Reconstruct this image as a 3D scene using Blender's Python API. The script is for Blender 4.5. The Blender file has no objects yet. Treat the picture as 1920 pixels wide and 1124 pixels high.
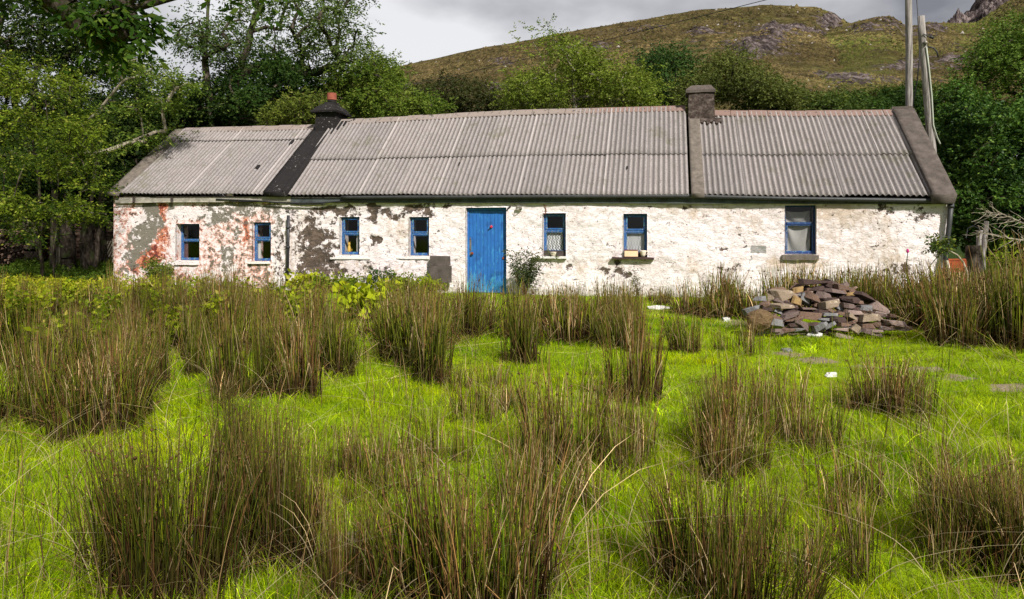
import bpy, bmesh, math, random
import numpy as np
from mathutils import Vector, noise as mnoise, Matrix
S = bpy.context.scene
C = S.collection
# ---------------------------------------------------------------- geometry of the place
F, CX, HY, CAMH = 1330.0, 960.0, 440.0, 1.45      # picture scale of the photograph, used to survey distances
D0 = 17.2                                         # metres from the viewpoint to the cottage front
TH = math.atan(0.218); CT, ST = math.cos(TH), math.sin(TH)

def fu(px, v=0.0):                                # distance along the cottage front
    k = (px - CX) / F
    return (k * (D0 + v * CT) - v * ST) / (CT + k * ST)
def fz(px, py, v=0.0):                            # height on the cottage
    u = fu(px, v)
    return CAMH + (HY - py) / F * (D0 - u * ST + v * CT)
def W(px, py, Y):
    return Vector(((px - CX) / F * Y, Y, CAMH + (HY - py) / F * Y))
def gdist(py, z=0.0):
    return F * (CAMH - z) / (py - HY)
def ss(a, b, x):
    t = np.clip((x - a) / (b - a), 0, 1); return t * t * (3 - 2 * t)
def ground(x, y):
    x = np.asarray(x, float); y = np.asarray(y, float)
    z = 0.035 * np.sin(x * 1.3 + y * .7) * np.sin(y * 1.1 - x * .4) + 0.02 * np.sin(x * 3.1 + 1.2) * np.sin(y * 2.7 + .4)
    z = z * (1 - ss(14, 18, y))
    z = z + 0.45 * ss(20, 30, y) * ss(-9, -14, x) + 0.055 * np.maximum(y - 27, 0) * ss(27, 34, y)
    z = z + 0.22 * ss(5, 10, x) * ss(8, 13, y)
    return z
def gz(x, y): return float(ground(x, y))
def onground(px, py):
    Y = gdist(py)
    for _ in range(6):
        Y = F * (CAMH - gz((px - CX) / F * Y, Y)) / (py - HY)
    x = (px - CX) / F * Y
    return x, Y, gz(x, Y)

# ---------------------------------------------------------------- object helpers
def link(o, parent=None):
    C.objects.link(o)
    if parent: o.parent = parent
    return o
def tag(o, label=None, cat=None, group=None, kind=None):
    if label: o['label'] = label
    if cat: o['category'] = cat
    if group: o['group'] = group
    if kind: o['kind'] = kind
    return o
def empty(name, loc=(0, 0, 0), rz=0.0):
    o = bpy.data.objects.new(name, None); o.location = loc; o.rotation_euler = (0, 0, rz)
    o.empty_display_size = .2
    return link(o)
def npmesh(name, verts, quads=None, tris=None, col=None, mat=None, smooth=False, attrs=None):
    me = bpy.data.meshes.new(name)
    verts = np.asarray(verts, np.float32).reshape(-1, 3)
    loops = []; starts = []; tot = 0
    if quads is not None and len(quads):
        q = np.asarray(quads, np.int32).reshape(-1, 4); loops.append(q.ravel()); starts.append(np.arange(len(q)) * 4); tot = len(q) * 4
    if tris is not None and len(tris):
        t = np.asarray(tris, np.int32).reshape(-1, 3); loops.append(t.ravel()); starts.append(tot + np.arange(len(t)) * 3)
    loops = np.concatenate(loops); starts = np.concatenate(starts).astype(np.int32)
    me.vertices.add(len(verts)); me.vertices.foreach_set('co', verts.ravel())
    me.loops.add(len(loops)); me.loops.foreach_set('vertex_index', loops.astype(np.int32))
    me.polygons.add(len(starts)); me.polygons.foreach_set('loop_start', starts)
    if smooth: me.polygons.foreach_set('use_smooth', np.ones(len(starts), bool))
    for nm, arr in ([('Col', col)] if col is not None else []) + list((attrs or {}).items()):
        a = me.color_attributes.new(nm, 'FLOAT_COLOR', 'POINT')
        arr = np.asarray(arr, np.float32)
        if arr.shape[1] == 3: arr = np.hstack([arr, np.ones((len(arr), 1), np.float32)])
        a.data.foreach_set('color', arr.ravel())
    me.update(calc_edges=True)
    if mat: me.materials.append(mat)
    return me
def obj(name, me, parent=None, loc=None):
    o = bpy.data.objects.new(name, me)
    if loc is not None: o.location = loc
    return link(o, parent)

class MB:                                         # collects boxes, bars and tubes into one mesh
    def __init__(s): s.bm = bmesh.new()
    def box(s, x0, x1, y0, y1, z0, z1, rot=None, piv=None):
        vs = [s.bm.verts.new((x, y, z)) for x in (x0, x1) for y in (y0, y1) for z in (z0, z1)]
        for f in ((0, 1, 3, 2), (4, 6, 7, 5), (0, 4, 5, 1), (2, 3, 7, 6), (0, 2, 6, 4), (1, 5, 7, 3)):
            s.bm.faces.new([vs[i] for i in f])
        if rot is not None:
            bmesh.ops.rotate(s.bm, verts=vs, cent=piv or ((x0 + x1) / 2, (y0 + y1) / 2, (z0 + z1) / 2), matrix=rot)
        return s
    def hexa(s, p):                               # eight corners: bottom ring of four, top ring of four
        vs = [s.bm.verts.new(q) for q in p]
        for f in ((3, 2, 1, 0), (4, 5, 6, 7), (0, 1, 5, 4), (1, 2, 6, 5), (2, 3, 7, 6), (3, 0, 4, 7)):
            s.bm.faces.new([vs[i] for i in f])
        return s
    def tube(s, pts, r, n=8, cap=True):
        pts = [Vector(p) for p in pts]
        rs = r if isinstance(r, (list, tuple)) else [r] * len(pts)
        rings = []
        for i, p in enumerate(pts):
            d = (pts[min(i + 1, len(pts) - 1)] - pts[max(i - 1, 0)]).normalized()
            a = d.orthogonal().normalized() if abs(d.z) > .9 else d.cross(Vector((0, 0, 1))).normalized()
            if abs(d.z) > .9: a = (Vector((1, 0, 0)) - d * d.x).normalized()
            b = d.cross(a)
            rings.append([s.bm.verts.new(p + (a * math.cos(2 * math.pi * k / n) + b * math.sin(2 * math.pi * k / n)) * rs[i]) for k in range(n)])
        for A, B in zip(rings, rings[1:]):
            for k in range(n):
                s.bm.faces.new((A[k], A[(k + 1) % n], B[(k + 1) % n], B[k]))
        if cap:
            s.bm.faces.new(rings[0][::-1]); s.bm.faces.new(rings[-1])
        return s
    def lathe(s, c, prof, n=20):
        rings = [[s.bm.verts.new((c[0] + r * math.cos(2 * math.pi * k / n), c[1] + r * math.sin(2 * math.pi * k / n), c[2] + z)) for k in range(n)] for r, z in prof]
        for A, B in zip(rings, rings[1:]):
            for k in range(n): s.bm.faces.new((A[k], A[(k + 1) % n], B[(k + 1) % n], B[k]))
        s.bm.faces.new(rings[0][::-1]); s.bm.faces.new(rings[-1])
        return s
    def rough(s, amp, sc=4.0, cuts=0, seed=0):
        if cuts: bmesh.ops.subdivide_edges(s.bm, edges=s.bm.edges[:], cuts=cuts, use_grid_fill=True)
        for v in s.bm.verts:
            v.co += mnoise.noise_vector(v.co * sc + Vector((seed * 7.1, 0, 0))) * amp
        return s
    def build(s, name, mat, parent=None, smooth=False, bevel=0, loc=None):
        bmesh.ops.recalc_face_normals(s.bm, faces=s.bm.faces[:])
        if bevel:
            bmesh.ops.bevel(s.bm, geom=s.bm.edges[:], offset=bevel, segments=1, affect='EDGES')
        me = bpy.data.meshes.new(name); s.bm.to_mesh(me); s.bm.free()
        if smooth: me.polygons.foreach_set('use_smooth', np.ones(len(me.polygons), bool))
        me.materials.append(mat)
        return obj(name, me, parent, loc)

# ---------------------------------------------------------------- node helpers
class NT:
    def __init__(s, name, rough=.85, spec=.25):
        s.m = bpy.data.materials.new(name); s.m.use_nodes = True
        s.t = s.m.node_tree; s.b = s.t.nodes['Principled BSDF']; s.out = s.t.nodes['Material Output']
        s.b.inputs['Roughness'].default_value = rough
        s.b.inputs['Specular IOR Level'].default_value = spec
    def n(s, typ, props=None, **ins):
        nd = s.t.nodes.new(typ)
        for k, v in (props or {}).items(): setattr(nd, k, v)
        for k, v in ins.items():
            key = int(k[1:]) if k[0] == 'i' and k[1:].isdigit() else k.replace('_', ' ')
            s.set(nd.inputs[key], v)
        return nd
    def set(s, sock, v):
        if isinstance(v, bpy.types.NodeSocket): s.t.links.new(v, sock)
        elif isinstance(v, (tuple, list)) and sock.type == 'RGBA' and len(v) == 3: sock.default_value = (*v, 1)
        else: sock.default_value = v
    def co(s, which='Object', scale=None, rot=None):
        o = s.n('ShaderNodeTexCoord').outputs[which]
        if scale or rot:
            m = s.n('ShaderNodeMapping', Vector=o)
            if scale: m.inputs['Scale'].default_value = scale
            if rot: m.inputs['Rotation'].default_value = rot
            o = m.outputs[0]
        return o
    def noise(s, vec, scale, detail=4, rough=.55, dist=0):
        return s.n('ShaderNodeTexNoise', Vector=vec, Scale=scale, Detail=detail, Roughness=rough, Distortion=dist).outputs[0]
    def vor(s, vec, scale, feature='F1', out=0, rnd=1.0):
        return s.n('ShaderNodeTexVoronoi', {'feature': feature}, Vector=vec, Scale=scale, Randomness=rnd).outputs[out]
    def attr(s, name):
        return s.n('ShaderNodeAttribute', {'attribute_name': name}).outputs['Color']
    def sep(s, c):
        return s.n('ShaderNodeSeparateColor', i0=c).outputs
    def mix(s, f, a, b, mode='MIX'):
        nd = s.n('ShaderNodeMix', {'data_type': 'RGBA', 'blend_type': mode, 'clamp_factor': True})
        s.set(nd.inputs[0], f); s.set(nd.inputs[6], a); s.set(nd.inputs[7], b)
        return nd.outputs[2]
    def math(s, op, a, b=0.0, c=0.0, clamp=False):
        nd = s.n('ShaderNodeMath', {'operation': op, 'use_clamp': clamp})
        s.set(nd.inputs[0], a); s.set(nd.inputs[1], b)
        if op in ('MULTIPLY_ADD', 'SMOOTH_MIN'): s.set(nd.inputs[2], c)
        return nd.outputs[0]
    def step(s, x, a, b):
        return s.n('ShaderNodeMapRange', {'interpolation_type': 'SMOOTHSTEP'}, Value=x, **{'From_Min': a, 'From_Max': b}).outputs[0]
    def ramp(s, f, stops):
        nd = s.n('ShaderNodeValToRGB', Fac=f); e = nd.color_ramp.elements
        while len(e) < len(stops): e.new(.5)
        for x, (p, c) in zip(e, stops): x.position = p; x.color = (*c, 1)
        return nd.outputs[0]
    def col(s, c): s.set(s.b.inputs['Base Color'], c)
    def bump(s, h, strength=.5, dist=.01):
        s.set(s.b.inputs['Normal'], s.n('ShaderNodeBump', Height=h, Strength=strength, Distance=dist).outputs[0])

def leafmat(name, transl=.35, rough=.5, tint=(1, 1, 1), spec=.25):
    k = NT(name, rough, spec)
    c = k.mix(1.0, k.attr('Col'), tint, 'MULTIPLY')
    k.col(c)
    tr = k.n('ShaderNodeBsdfTranslucent', Color=k.mix(1.0, c, (1.25, 1.2, .55), 'MULTIPLY'))
    mx = k.n('ShaderNodeMixShader', i0=transl, i1=k.b.outputs[0], i2=tr.outputs[0])
    k.t.links.new(mx.outputs[0], k.out.inputs[0])
    return k.m
def simple(name, color, rough=.8, var=.35, scale=8, spec=.25, bump=.3, bscale=40, metal=0):
    k = NT(name, rough, spec); v = k.co()
    n1 = k.noise(v, scale, 5, .65); n2 = k.noise(v, bscale, 4, .6)
    f = k.math('ADD', k.math('MULTIPLY', n1, .6), k.math('MULTIPLY', n2, .4))
    lo = tuple(x * (1 - var) for x in color); hi = tuple(min(1, x * (1 + var)) for x in color)
    k.col(k.ramp(f, [(.32, lo), (.68, hi)]))
    k.b.inputs['Metallic'].default_value = metal
    if bump: k.bump(n2, bump, .006)
    return k.m
MT = {}
# whitewashed rubble wall: painted coats worn away in patches held in the mesh's own colour layers
k = NT('whitewash', .92, .15); v = k.co()
r, g, b = k.sep(k.attr('Wear'))[:3]; d, st, gr = k.sep(k.attr('Dirt'))[:3]
n_f = k.noise(v, 38, 5, .7); n_m = k.noise(v, 9, 6, .68, .4); n_l = k.noise(v, 2.2, 4, .6)
n_w = k.noise(k.co(scale=(1, 1, 1.25)), 4.2, 6, .72, .6)
thr = k.math('ADD', k.math('MULTIPLY', n_w, .45), k.math('ADD', k.math('MULTIPLY', n_m, .35), k.math('MULTIPLY', n_f, .20)))
thr = k.math('MULTIPLY_ADD', thr, 4.2, -1.6)
def worn(mask, w=.05, bias=0.0):
    x = k.math('ADD', mask, k.math('MULTIPLY_ADD', thr, -1.0, bias))
    return k.step(x, -w, w)
base = k.mix(n_l, (.64, .565, .565), (.80, .74, .75))
vv = k.co(scale=(1, 1, 1.9))
dist = k.n('ShaderNodeVectorMath', {'operation': 'ADD'}, i0=vv, i1=k.n('ShaderNodeVectorMath', {'operation': 'SCALE'}, i0=k.n('ShaderNodeTexNoise', Vector=v, Scale=6.0, Detail=4.0).outputs[1], Scale=.35).outputs[0]).outputs[0]
edge = k.vor(dist, 5.5, 'DISTANCE_TO_EDGE')
rid = k.math('ABSOLUTE', k.math('SUBTRACT', k.noise(k.co(scale=(1, 1, 2.1), rot=(0, .22, 0)), 7.5, 3, .55, .8), .5))
crack = k.math('MULTIPLY', k.math('SUBTRACT', 1.0, k.step(rid, .004, .022)), k.step(k.noise(v, 5.3, 4, .6), .50, .60))
base = k.mix(k.math('MULTIPLY', crack, .8), base, (.20, .15, .12))
base = k.mix(k.math('MULTIPLY', k.step(k.noise(v, 15, 5, .7), .50, .72), .35), base, (.55, .43, .37))
spot = k.math('MULTIPLY', k.step(k.noise(k.co(scale=(1, 1, 2.6)), 21, 3, .5), .64, .70), .75)
base = k.mix(k.math('MULTIPLY', spot, .8), base, (.24, .19, .15))
stain = k.step(k.math('ADD', k.math('ADD', gr, k.math('MULTIPLY', k.step(k.noise(k.co(scale=(1.5, 1, .8)), 1.3, 5, .7), .46, .66), .22)), k.math('MULTIPLY', n_m, -.9)), -.25, .25)
base = k.mix(k.math('MULTIPLY', stain, .70), base, (.40, .30, .20))
pink = k.mix(k.step(r, .56, .74), k.mix(n_m, (.50, .24, .19), (.68, .46, .39)), k.mix(n_m, (.42, .14, .08), (.60, .23, .13)))
c1 = k.mix(worn(r), base, pink)
c1 = k.mix(worn(k.math('MULTIPLY', r, .62), .05), c1, (.16, .03, .025))
c2 = k.mix(worn(g), c1, k.mix(n_f, (.115, .105, .085), (.24, .215, .175)))
sc = k.vor(dist, 7.0, 'F1', 1)
stone = k.mix(k.sep(sc)[0], (.020, .015, .013), (.125, .085, .065))
stone = k.mix(k.math('SUBTRACT', 1.0, k.step(edge, .01, .09)), stone, (.02, .016, .013))
stone = k.mix(k.math('MULTIPLY', n_f, .35), stone, (.26, .21, .17))
c3 = k.mix(worn(b), c2, stone)
moss = k.step(k.math('ADD', d, k.math('MULTIPLY', n_m, -.8)), -.2, .3)
c4 = k.mix(k.math('MULTIPLY', moss, .34), c3, k.mix(n_f, (.12, .10, .06), (.26, .22, .16)))
c5 = k.mix(k.math('MULTIPLY', worn(st, .08), .9), c4, (.24, .235, .22))
k.col(c5)
h = k.math('ADD', k.math('MULTIPLY', n_m, .6), k.math('MULTIPLY', n_f, .25))
h = k.math('ADD', h, k.math('MULTIPLY', k.step(rid, 0, .06), .22))
h = k.math('ADD', h, k.math('MULTIPLY', worn(b), -.6)); h = k.math('ADD', h, k.math('MULTIPLY', worn(g), -.25))
k.bump(h, .9, .03); MT['wall'] = k.m

# corrugated sheets
def roofmat(name, a, bcol, lich):
    k = NT(name, .88, .2); v = k.co()
    n1 = k.noise(v, 1.6, 4, .6); n2 = k.noise(v, 30, 5, .75); n3 = k.noise(k.co(scale=(6, .7, .7)), 3, 5, .6)
    c = k.mix(n1, a, bcol); c = k.mix(k.math('MULTIPLY', k.step(n3, .47, .66), .55), c, (.16, .14, .13))
    c = k.mix(k.step(n2, .54, .66), c, lich)
    sp = k.vor(v, 21, 'F1'); c = k.mix(k.math('MULTIPLY', k.math('SUBTRACT', 1.0, k.step(sp, .14, .30)), k.step(k.noise(v, 11, 2), .40, .54)), c, (.05, .044, .040))
    c = k.mix(k.math('MULTIPLY', k.step(k.noise(v, 70, 3, .7), .50, .62), .30), c, (.62, .57, .55))
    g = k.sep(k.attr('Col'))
    c = k.mix(g[0], c, (.055, .047, .044))        # troughs coloured darker than the crests
    c = k.mix(g[2], c, (.56, .51, .50))  # painted highlight along the side seam of each sheet
    c = k.mix(1.0, c, k.mix(g[1], (.91, .91, .91), (1.05, 1.04, 1.03)), 'MULTIPLY')
    ms = k.step(k.math('ADD', k.noise(v, 2.6, 5, .75), k.math('MULTIPLY', k.noise(v, .5, 2), .5)), .80, .95); c = k.mix(k.math('MULTIPLY', ms, .5), c, (.10, .095, .055))
    k.col(c); k.bump(n2, .5, .006)
    return k.m
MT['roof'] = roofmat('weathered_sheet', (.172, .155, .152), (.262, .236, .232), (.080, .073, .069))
MT['concrete'] = simple('weathered_concrete', (.080, .066, .058), .95, .55, 5, .15, .7, 60)
MT['concrete2'] = simple('pale_concrete', (.120, .102, .086), .95, .5, 9, .15, .7, 60)
k = NT('tar_coating', .85, .12); v = k.co()
c = k.mix(k.noise(v, 12, 4), (.007, .0065, .007), (.026, .023, .023))
c = k.mix(k.math('MULTIPLY', k.step(k.noise(v, 13, 6, .75), .61, .66), k.step(k.noise(v, 1.4, 2), .45, .6)), c, (.42, .38, .35)); k.col(c); k.bump(k.noise(v, 26, 5), .7, .02); MT['tar'] = k.m
k = NT('sooty_render', .92, .15); v = k.co()
c = k.ramp(k.noise(v, 9, 7, .78), [(.36, (.014, .010, .009)), (.52, (.058, .043, .036)), (.66, (.15, .125, .11))])
c = k.mix(k.step(k.math('ADD', k.noise(v, 7, 6, .72), k.math('MULTIPLY', k.sep(v)[0] if False else k.noise(v, 1.1, 1), .25)), .80, .84), c, (.55, .48, .43)); k.col(c); k.bump(k.noise(v, 22, 5), .8, .02); MT['soot'] = k.m
k = NT('ridge_tile', .9, .2); v = k.co(); x = k.n('ShaderNodeSeparateXYZ', Vector=v).outputs[0]
c = k.mix(k.noise(v, 18, 5, .7), (.15, .125, .11), (.27, .22, .195))
red = k.mix(k.noise(v, 22, 5, .7), (.20, .115, .092), (.17, .13, .115))
c = k.mix(k.step(k.math('ADD', x, k.math('MULTIPLY', k.noise(v, 1.3, 3), 4.0)), 2.4, 4.6), c, red)
c = k.mix(k.step(k.noise(v, 9, 4), .58, .66), c, (.07, .06, .05)); k.col(c); k.bump(k.noise(v, 40, 4), .5, .006); MT['ridge'] = k.m
MT['terracotta'] = simple('terracotta', (.22, .065, .042), .9, .3, 10, .2, .3, 50)
def paint(name, a, under, lvl, worncol=(.55, .50, .42), rough=.6):
    k = NT(name, rough, .3); v = k.co(); w = k.co(scale=(1, 1, .35))
    n = k.noise(w, 30, 5, .7); c = k.mix(k.noise(v, 6, 4), tuple(q * .72 for q in a), tuple(min(1, q * 1.25) for q in a))
    c = k.mix(k.step(n, lvl, lvl + .03), c, under); c = k.mix(k.step(k.noise(v, 45, 4, .7), lvl + .03, lvl + .06), c, worncol)
    k.col(c); k.bump(n, .35, .003); return k.m
MT['blue'] = paint('blue_paint', (.010, .035, .13), (.05, .20, .34), .60)
MT['bluewin'] = paint('blue_frame_paint', (.016, .080, .25), (.10, .25, .30), .57, (.55, .42, .22))
k = NT('door_paint', .55, .35); v = k.co(); w = k.co(scale=(1, 1, .12)); z = k.n('ShaderNodeSeparateXYZ', Vector=v).outputs[2]
n = k.noise(w, 42, 5, .7); c = k.mix(n, (.010, .070, .26), (.022, .150, .44))
low = k.math('SUBTRACT', 1.0, k.step(z, .05, .75))
c = k.mix(k.step(k.math('ADD', k.noise(w, 26, 5, .7), k.math('MULTIPLY', low, .16)), .57, .64), c, (.04, .22, .44))
c = k.mix(k.math('MULTIPLY', k.step(k.noise(v, 5, 5, .7), .50, .66), .55), c, (.012, .050, .17))
c = k.mix(k.step(k.math('ADD', k.noise(w, 19, 5, .7), k.math('MULTIPLY', low, .16)), .74, .77), c, (.06, .42, .33))
c = k.mix(k.step(k.math('ADD', k.noise(v, 33, 4, .7), k.math('MULTIPLY', low, .06)), .71, .74), c, (.5, .42, .36))
k.col(c); k.bump(n, .4, .004); MT['door'] = k.m
MT['black'] = simple('black_plastic', (.018, .018, .022), .5, .4, 10, .4, .1, 60)
MT['fascia'] = simple('worn_fascia_paint', (.27, .25, .21), .8, .6, 7, .2, .4, 60)
MT['fasciablue'] = simple('dark_painted_fascia', (.052, .060, .060), .7, .8, 5, .2, .4, 50)
MT['gutter'] = simple('gutter_iron', (.028, .029, .030), .55, .5, 8, .4, .3, 50)
MT['darkwood'] = simple('old_dark_wood', (.05, .04, .035), .9, .5, 10)
MT['inside'] = simple('inner_plaster', (.10, .09, .08), .95, .3, 3)
k = NT('window_glass', .06, .5)
lw = k.n('ShaderNodeLayerWeight', Blend=.5).outputs[1]; fr = k.n('ShaderNodeMath', {'operation': 'MULTIPLY_ADD'}, i0=k.math('POWER', lw, 4.0), i1=.5, i2=.03); gl = k.n('ShaderNodeBsdfGlossy', Roughness=.05); tr = k.n('ShaderNodeBsdfTransparent', Color=(.90, .91, .92, 1))
gl.inputs['Color'].default_value = (.5, .5, .52, 1)
k.t.links.new(k.n('ShaderNodeMixShader', i0=fr.outputs[0], i1=tr.outputs[0], i2=gl.outputs[0]).outputs[0], k.out.inputs[0]); MT['glass'] = k.m
k = NT('lace', .9, .1); v = k.co(scale=(1, 1, 1)); xyz = k.n('ShaderNodeSeparateXYZ', Vector=v).outputs
p1 = k.math('FRACT', k.math('MULTIPLY', k.math('ADD', xyz[0], xyz[2]), 15.0)); p2 = k.math('FRACT', k.math('MULTIPLY', k.math('SUBTRACT', xyz[0], xyz[2]), 15.0))
chk = k.math('FRACT', k.math('MULTIPLY', k.math('ADD', k.math('FLOOR', k.math('MULTIPLY', xyz[2], 21.0)), 0.0), .5))
sel = k.math('GREATER_THAN', chk, .25)
thread = k.math('ADD', k.math('MULTIPLY', k.math('LESS_THAN', p1, .52), sel), k.math('MULTIPLY', k.math('LESS_THAN', p2, .52), k.math('SUBTRACT', 1.0, sel)))
thread = k.math('ADD', k.math('MULTIPLY', thread, .85), .12)
k.col((.86, .84, .82)); tr = k.n('ShaderNodeBsdfTransparent')
k.t.links.new(k.n('ShaderNodeMixShader', i0=thread, i1=tr.outputs[0], i2=k.b.outputs[0]).outputs[0], k.out.inputs[0]); MT['lace'] = k.m
k = NT('net_cloth', .95, .05); k.col(k.mix(k.noise(k.co(), 30, 4, .7), (.40, .37, .34), (.56, .53, .49)))
tr = k.n('ShaderNodeBsdfTransparent'); k.t.links.new(k.n('ShaderNodeMixShader', i0=.78, i1=tr.outputs[0], i2=k.b.outputs[0]).outputs[0], k.out.inputs[0]); MT['net'] = k.m
MT['curtain'] = simple('faded_curtain', (.58, .54, .52), .95, .2, 30)
MT['pinkcurtain'] = simple('dusky_curtain', (.13, .07, .07), .95, .3, 30)
MT['rust'] = simple('rusted_steel', (.20, .045, .015), .9, .55, 9, .2, .6, 50)
MT['brass'] = simple('tarnished_metal', (.20, .18, .16), .5, .4, 20, .4, .2, 60, .6)
MT['redpetal'] = simple('faded_red', (.48, .03, .05), .7, .5, 60)
MT['ochre'] = simple('ochre_glaze', (.42, .26, .05), .6, .35, 30)
MT['cream'] = simple('cream_glaze', (.62, .55, .44), .45, .15, 12, .4, .1)
MT['boxcream'] = simple('cream_tub', (.72, .50, .32), .7, .1, 8, .3, .1)
MT['boxred'] = simple('dull_red_lid', (.12, .035, .03), .7, .3, 12)
MT['silverwood'] = None
k = NT('silvered_wood', .85, .2); w = k.co(scale=(1, 1, .06))
c = k.ramp(k.noise(w, 26, 6, .7), [(.36, (.07, .06, .055)), (.5, (.21, .19, .178)), (.64, (.34, .31, .295))])
c = k.mix(k.step(k.vor(k.co(scale=(1, 1, .5)), 3.2), .10, .05), c, (.04, .03, .025)); k.col(c); k.bump(k.noise(w, 40, 5), .6, .01); MT['silverwood'] = k.m
k = NT('bark', .95, .1); w = k.co(scale=(1, 1, .35))
n = k.noise(w, 14, 6, .7, .4); c = k.ramp(n, [(.36, (.010, .008, .006)), (.5, (.042, .032, .024)), (.66, (.12, .098, .078))])
c = k.mix(k.step(k.noise(k.co(), 3, 4), .52, .66), c, (.06, .075, .025)); k.col(c); k.bump(n, .9, .03); MT['bark'] = k.m
k = NT('pale_bark', .9, .1); w = k.co(scale=(1, 1, .5))
n = k.noise(w, 12, 6, .7, .4); c = k.ramp(n, [(.3, (.12, .10, .075)), (.55, (.27, .235, .18)), (.75, (.42, .38, .31))])
c = k.mix(k.step(k.noise(k.co(), 5, 4), .55, .66), c, (.10, .11, .05)); k.col(c); k.bump(n, .7, .02); MT['palebark'] = k.m
MT['leaf'] = leafmat('leaf', .30, .65, spec=.08)
MT['glossleaf'] = leafmat('glossy_leaf', .2, .5, spec=.12)
MT['rush'] = leafmat('rush_stem', .15, .7, spec=.06)
MT['grass'] = leafmat('grass_blade', .40, .7, spec=.05)
def stone(name, a, bcol, spots, lvl=.58):
    k = NT(name, .92, .2); v = k.co()
    n = k.noise(v, 7, 6, .7); f = k.noise(v, 45, 5, .7)
    c = k.mix(n, a, bcol); c = k.mix(k.step(k.noise(v, 13, 5, .7), lvl, lvl + .08), c, spots)
    c = k.mix(k.math('MULTIPLY', k.step(f, .5, .7), .4), c, tuple(q * .35 for q in a))
    k.col(c); k.bump(k.math('ADD', k.noise(k.co(scale=(1, 1, 3)), 14, 6, .7), f), .9, .015); return k.m
STN = {'purple': stone('purple_slate', (.080, .058, .052), (.180, .130, .115), (.30, .25, .22), .66),
       'pink': stone('pink_sandstone', (.15, .108, .093), (.30, .222, .192), (.50, .44, .40), .62),
       'tan': stone('tan_stone', (.14, .105, .075), (.32, .25, .18), (.58, .50, .40), .6),
       'grey': stone('grey_slate', (.095, .092, .092), (.225, .22, .22), (.36, .34, .31), .62),
       'brown': stone('brown_stone', (.07, .042, .030), (.20, .13, .095), (.30, .24, .18), .62),
       'dark': stone('dark_stone', (.028, .018, .016), (.085, .055, .048), (.18, .14, .12), .66),
       'white': stone('whitewashed_stone', (.55, .52, .49), (.80, .78, .75), (.4, .37, .33), .66),
       'ochre': stone('lichened_stone', (.17, .11, .055), (.38, .25, .10), (.42, .36, .26), .62),
       'moss': stone('mossy_stone', (.055, .036, .022), (.20, .13, .06), (.50, .45, .40), .70)}
# turf
k = NT('turf', .95, .05); v = k.co()
c = k.mix(k.noise(v, .9, 4, .6), (.10, .19, .003), (.24, .31, .006))
c = k.mix(k.step(k.noise(v, 24, 5, .7), .5, .7), c, (.03, .05, .008))
g = k.sep(k.attr('Col')); c = k.mix(k.step(k.math('ADD', g[0], k.math('MULTIPLY_ADD', k.noise(v, 6, 6, .8), -1.6, .38)), -.08, .10), c, k.mix(k.noise(v, 14, 5, .7), (.13, .10, .06), (.30, .24, .18)))
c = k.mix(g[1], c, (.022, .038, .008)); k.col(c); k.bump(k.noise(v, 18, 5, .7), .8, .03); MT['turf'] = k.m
# moorland slope
k = NT('moor', .97, .05); v = k.co(); a = k.sep(k.attr('Col'))
n1 = k.noise(v, .035, 8, .7); n2 = k.noise(k.co(scale=(1, .45, 1.3)), .30, 8, .80); n3 = k.noise(v, .40, 8, .82)
c = k.ramp(n2, [(.32, (.010, .009, .004)), (.43, (.045, .035, .013)), (.52, (.085, .068, .022)), (.61, (.150, .122, .046)), (.70, (.22, .18, .09))])
c = k.mix(k.math('MULTIPLY', k.step(k.math('ADD', n1, k.math('MULTIPLY', a[1], .30)), .56, .76), .55), c, k.mix(n3, (.045, .060, .010), (.120, .135, .024)))
c = k.mix(k.math('MULTIPLY', k.step(n3, .50, .62), .7), c, (.018, .017, .008))
c = k.mix(k.math('MULTIPLY', k.step(k.noise(v, .55, 6, .8), .58, .66), .6), c, (.24, .20, .10))
rk = k.ramp(k.noise(k.co(scale=(1, .5, .35)), .55, 8, .8), [(.38, (.010, .008, .008)), (.50, (.075, .058, .055)), (.62, (.26, .21, .20))])
rf = k.step(k.math('ADD', a[0], k.math('MULTIPLY_ADD', k.math('MULTIPLY_ADD', k.noise(v, .17, 8, .86), 3.4, -1.2), -1.0, .0)), -.03, .03)
c = k.mix(rf, c, rk); k.col(c)
k.bump(k.math('ADD', n2, k.math('MULTIPLY', n3, .4)), .9, 1.6); MT['moor'] = k.m
# ================================================================ the cottage
cot = empty('cottage', (0, D0, 0), -TH)
tag(cot, 'long low whitewashed stone cottage with peeling walls, blue door and corrugated roof', 'cottage')
UL, UR = fu(213), fu(1777)
VR = 2.65
ZEL, ZER = fz(205, 366, -.13), fz(1742, 370, -.13)
ULe, URe = fu(205, -.13), fu(1742, -.13)
def zeave(u): return ZEL + (ZER - ZEL) * (u - ULe) / (URe - ULe)
def wpix(u, z):                                    # surveyed position of a spot on the wall
    Y = D0 - u * ST
    return CX + F * (u * CT) / Y, HY - (z - CAMH) * F / Y
OPEN = [  # px0, px1, top, bottom, recess
    (330, 374, 420, 489, .20), (473.5, 508, 417, 490, .09), (637.5, 674, 407, 478, .10), (767, 804.5, 407, 480, .10),
    (1018, 1061, 400, 481, .12), (1169, 1213.5, 401, 483, .12), (1472, 1531, 385, 477, .12)]
DOOR = (874, 949.5, 389, 575, .10)
def rect(o):
    um = (fu(o[0]) + fu(o[1])) / 2; m = (o[0] + o[1]) / 2
    return fu(o[0]), fu(o[1]), fz(m, o[3]), fz(m, o[2])
RC = [rect(o) for o in OPEN]; RD = rect(DOOR); RD = (RD[0], RD[1], -.3, RD[3])
ZT = 2.5
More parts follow.
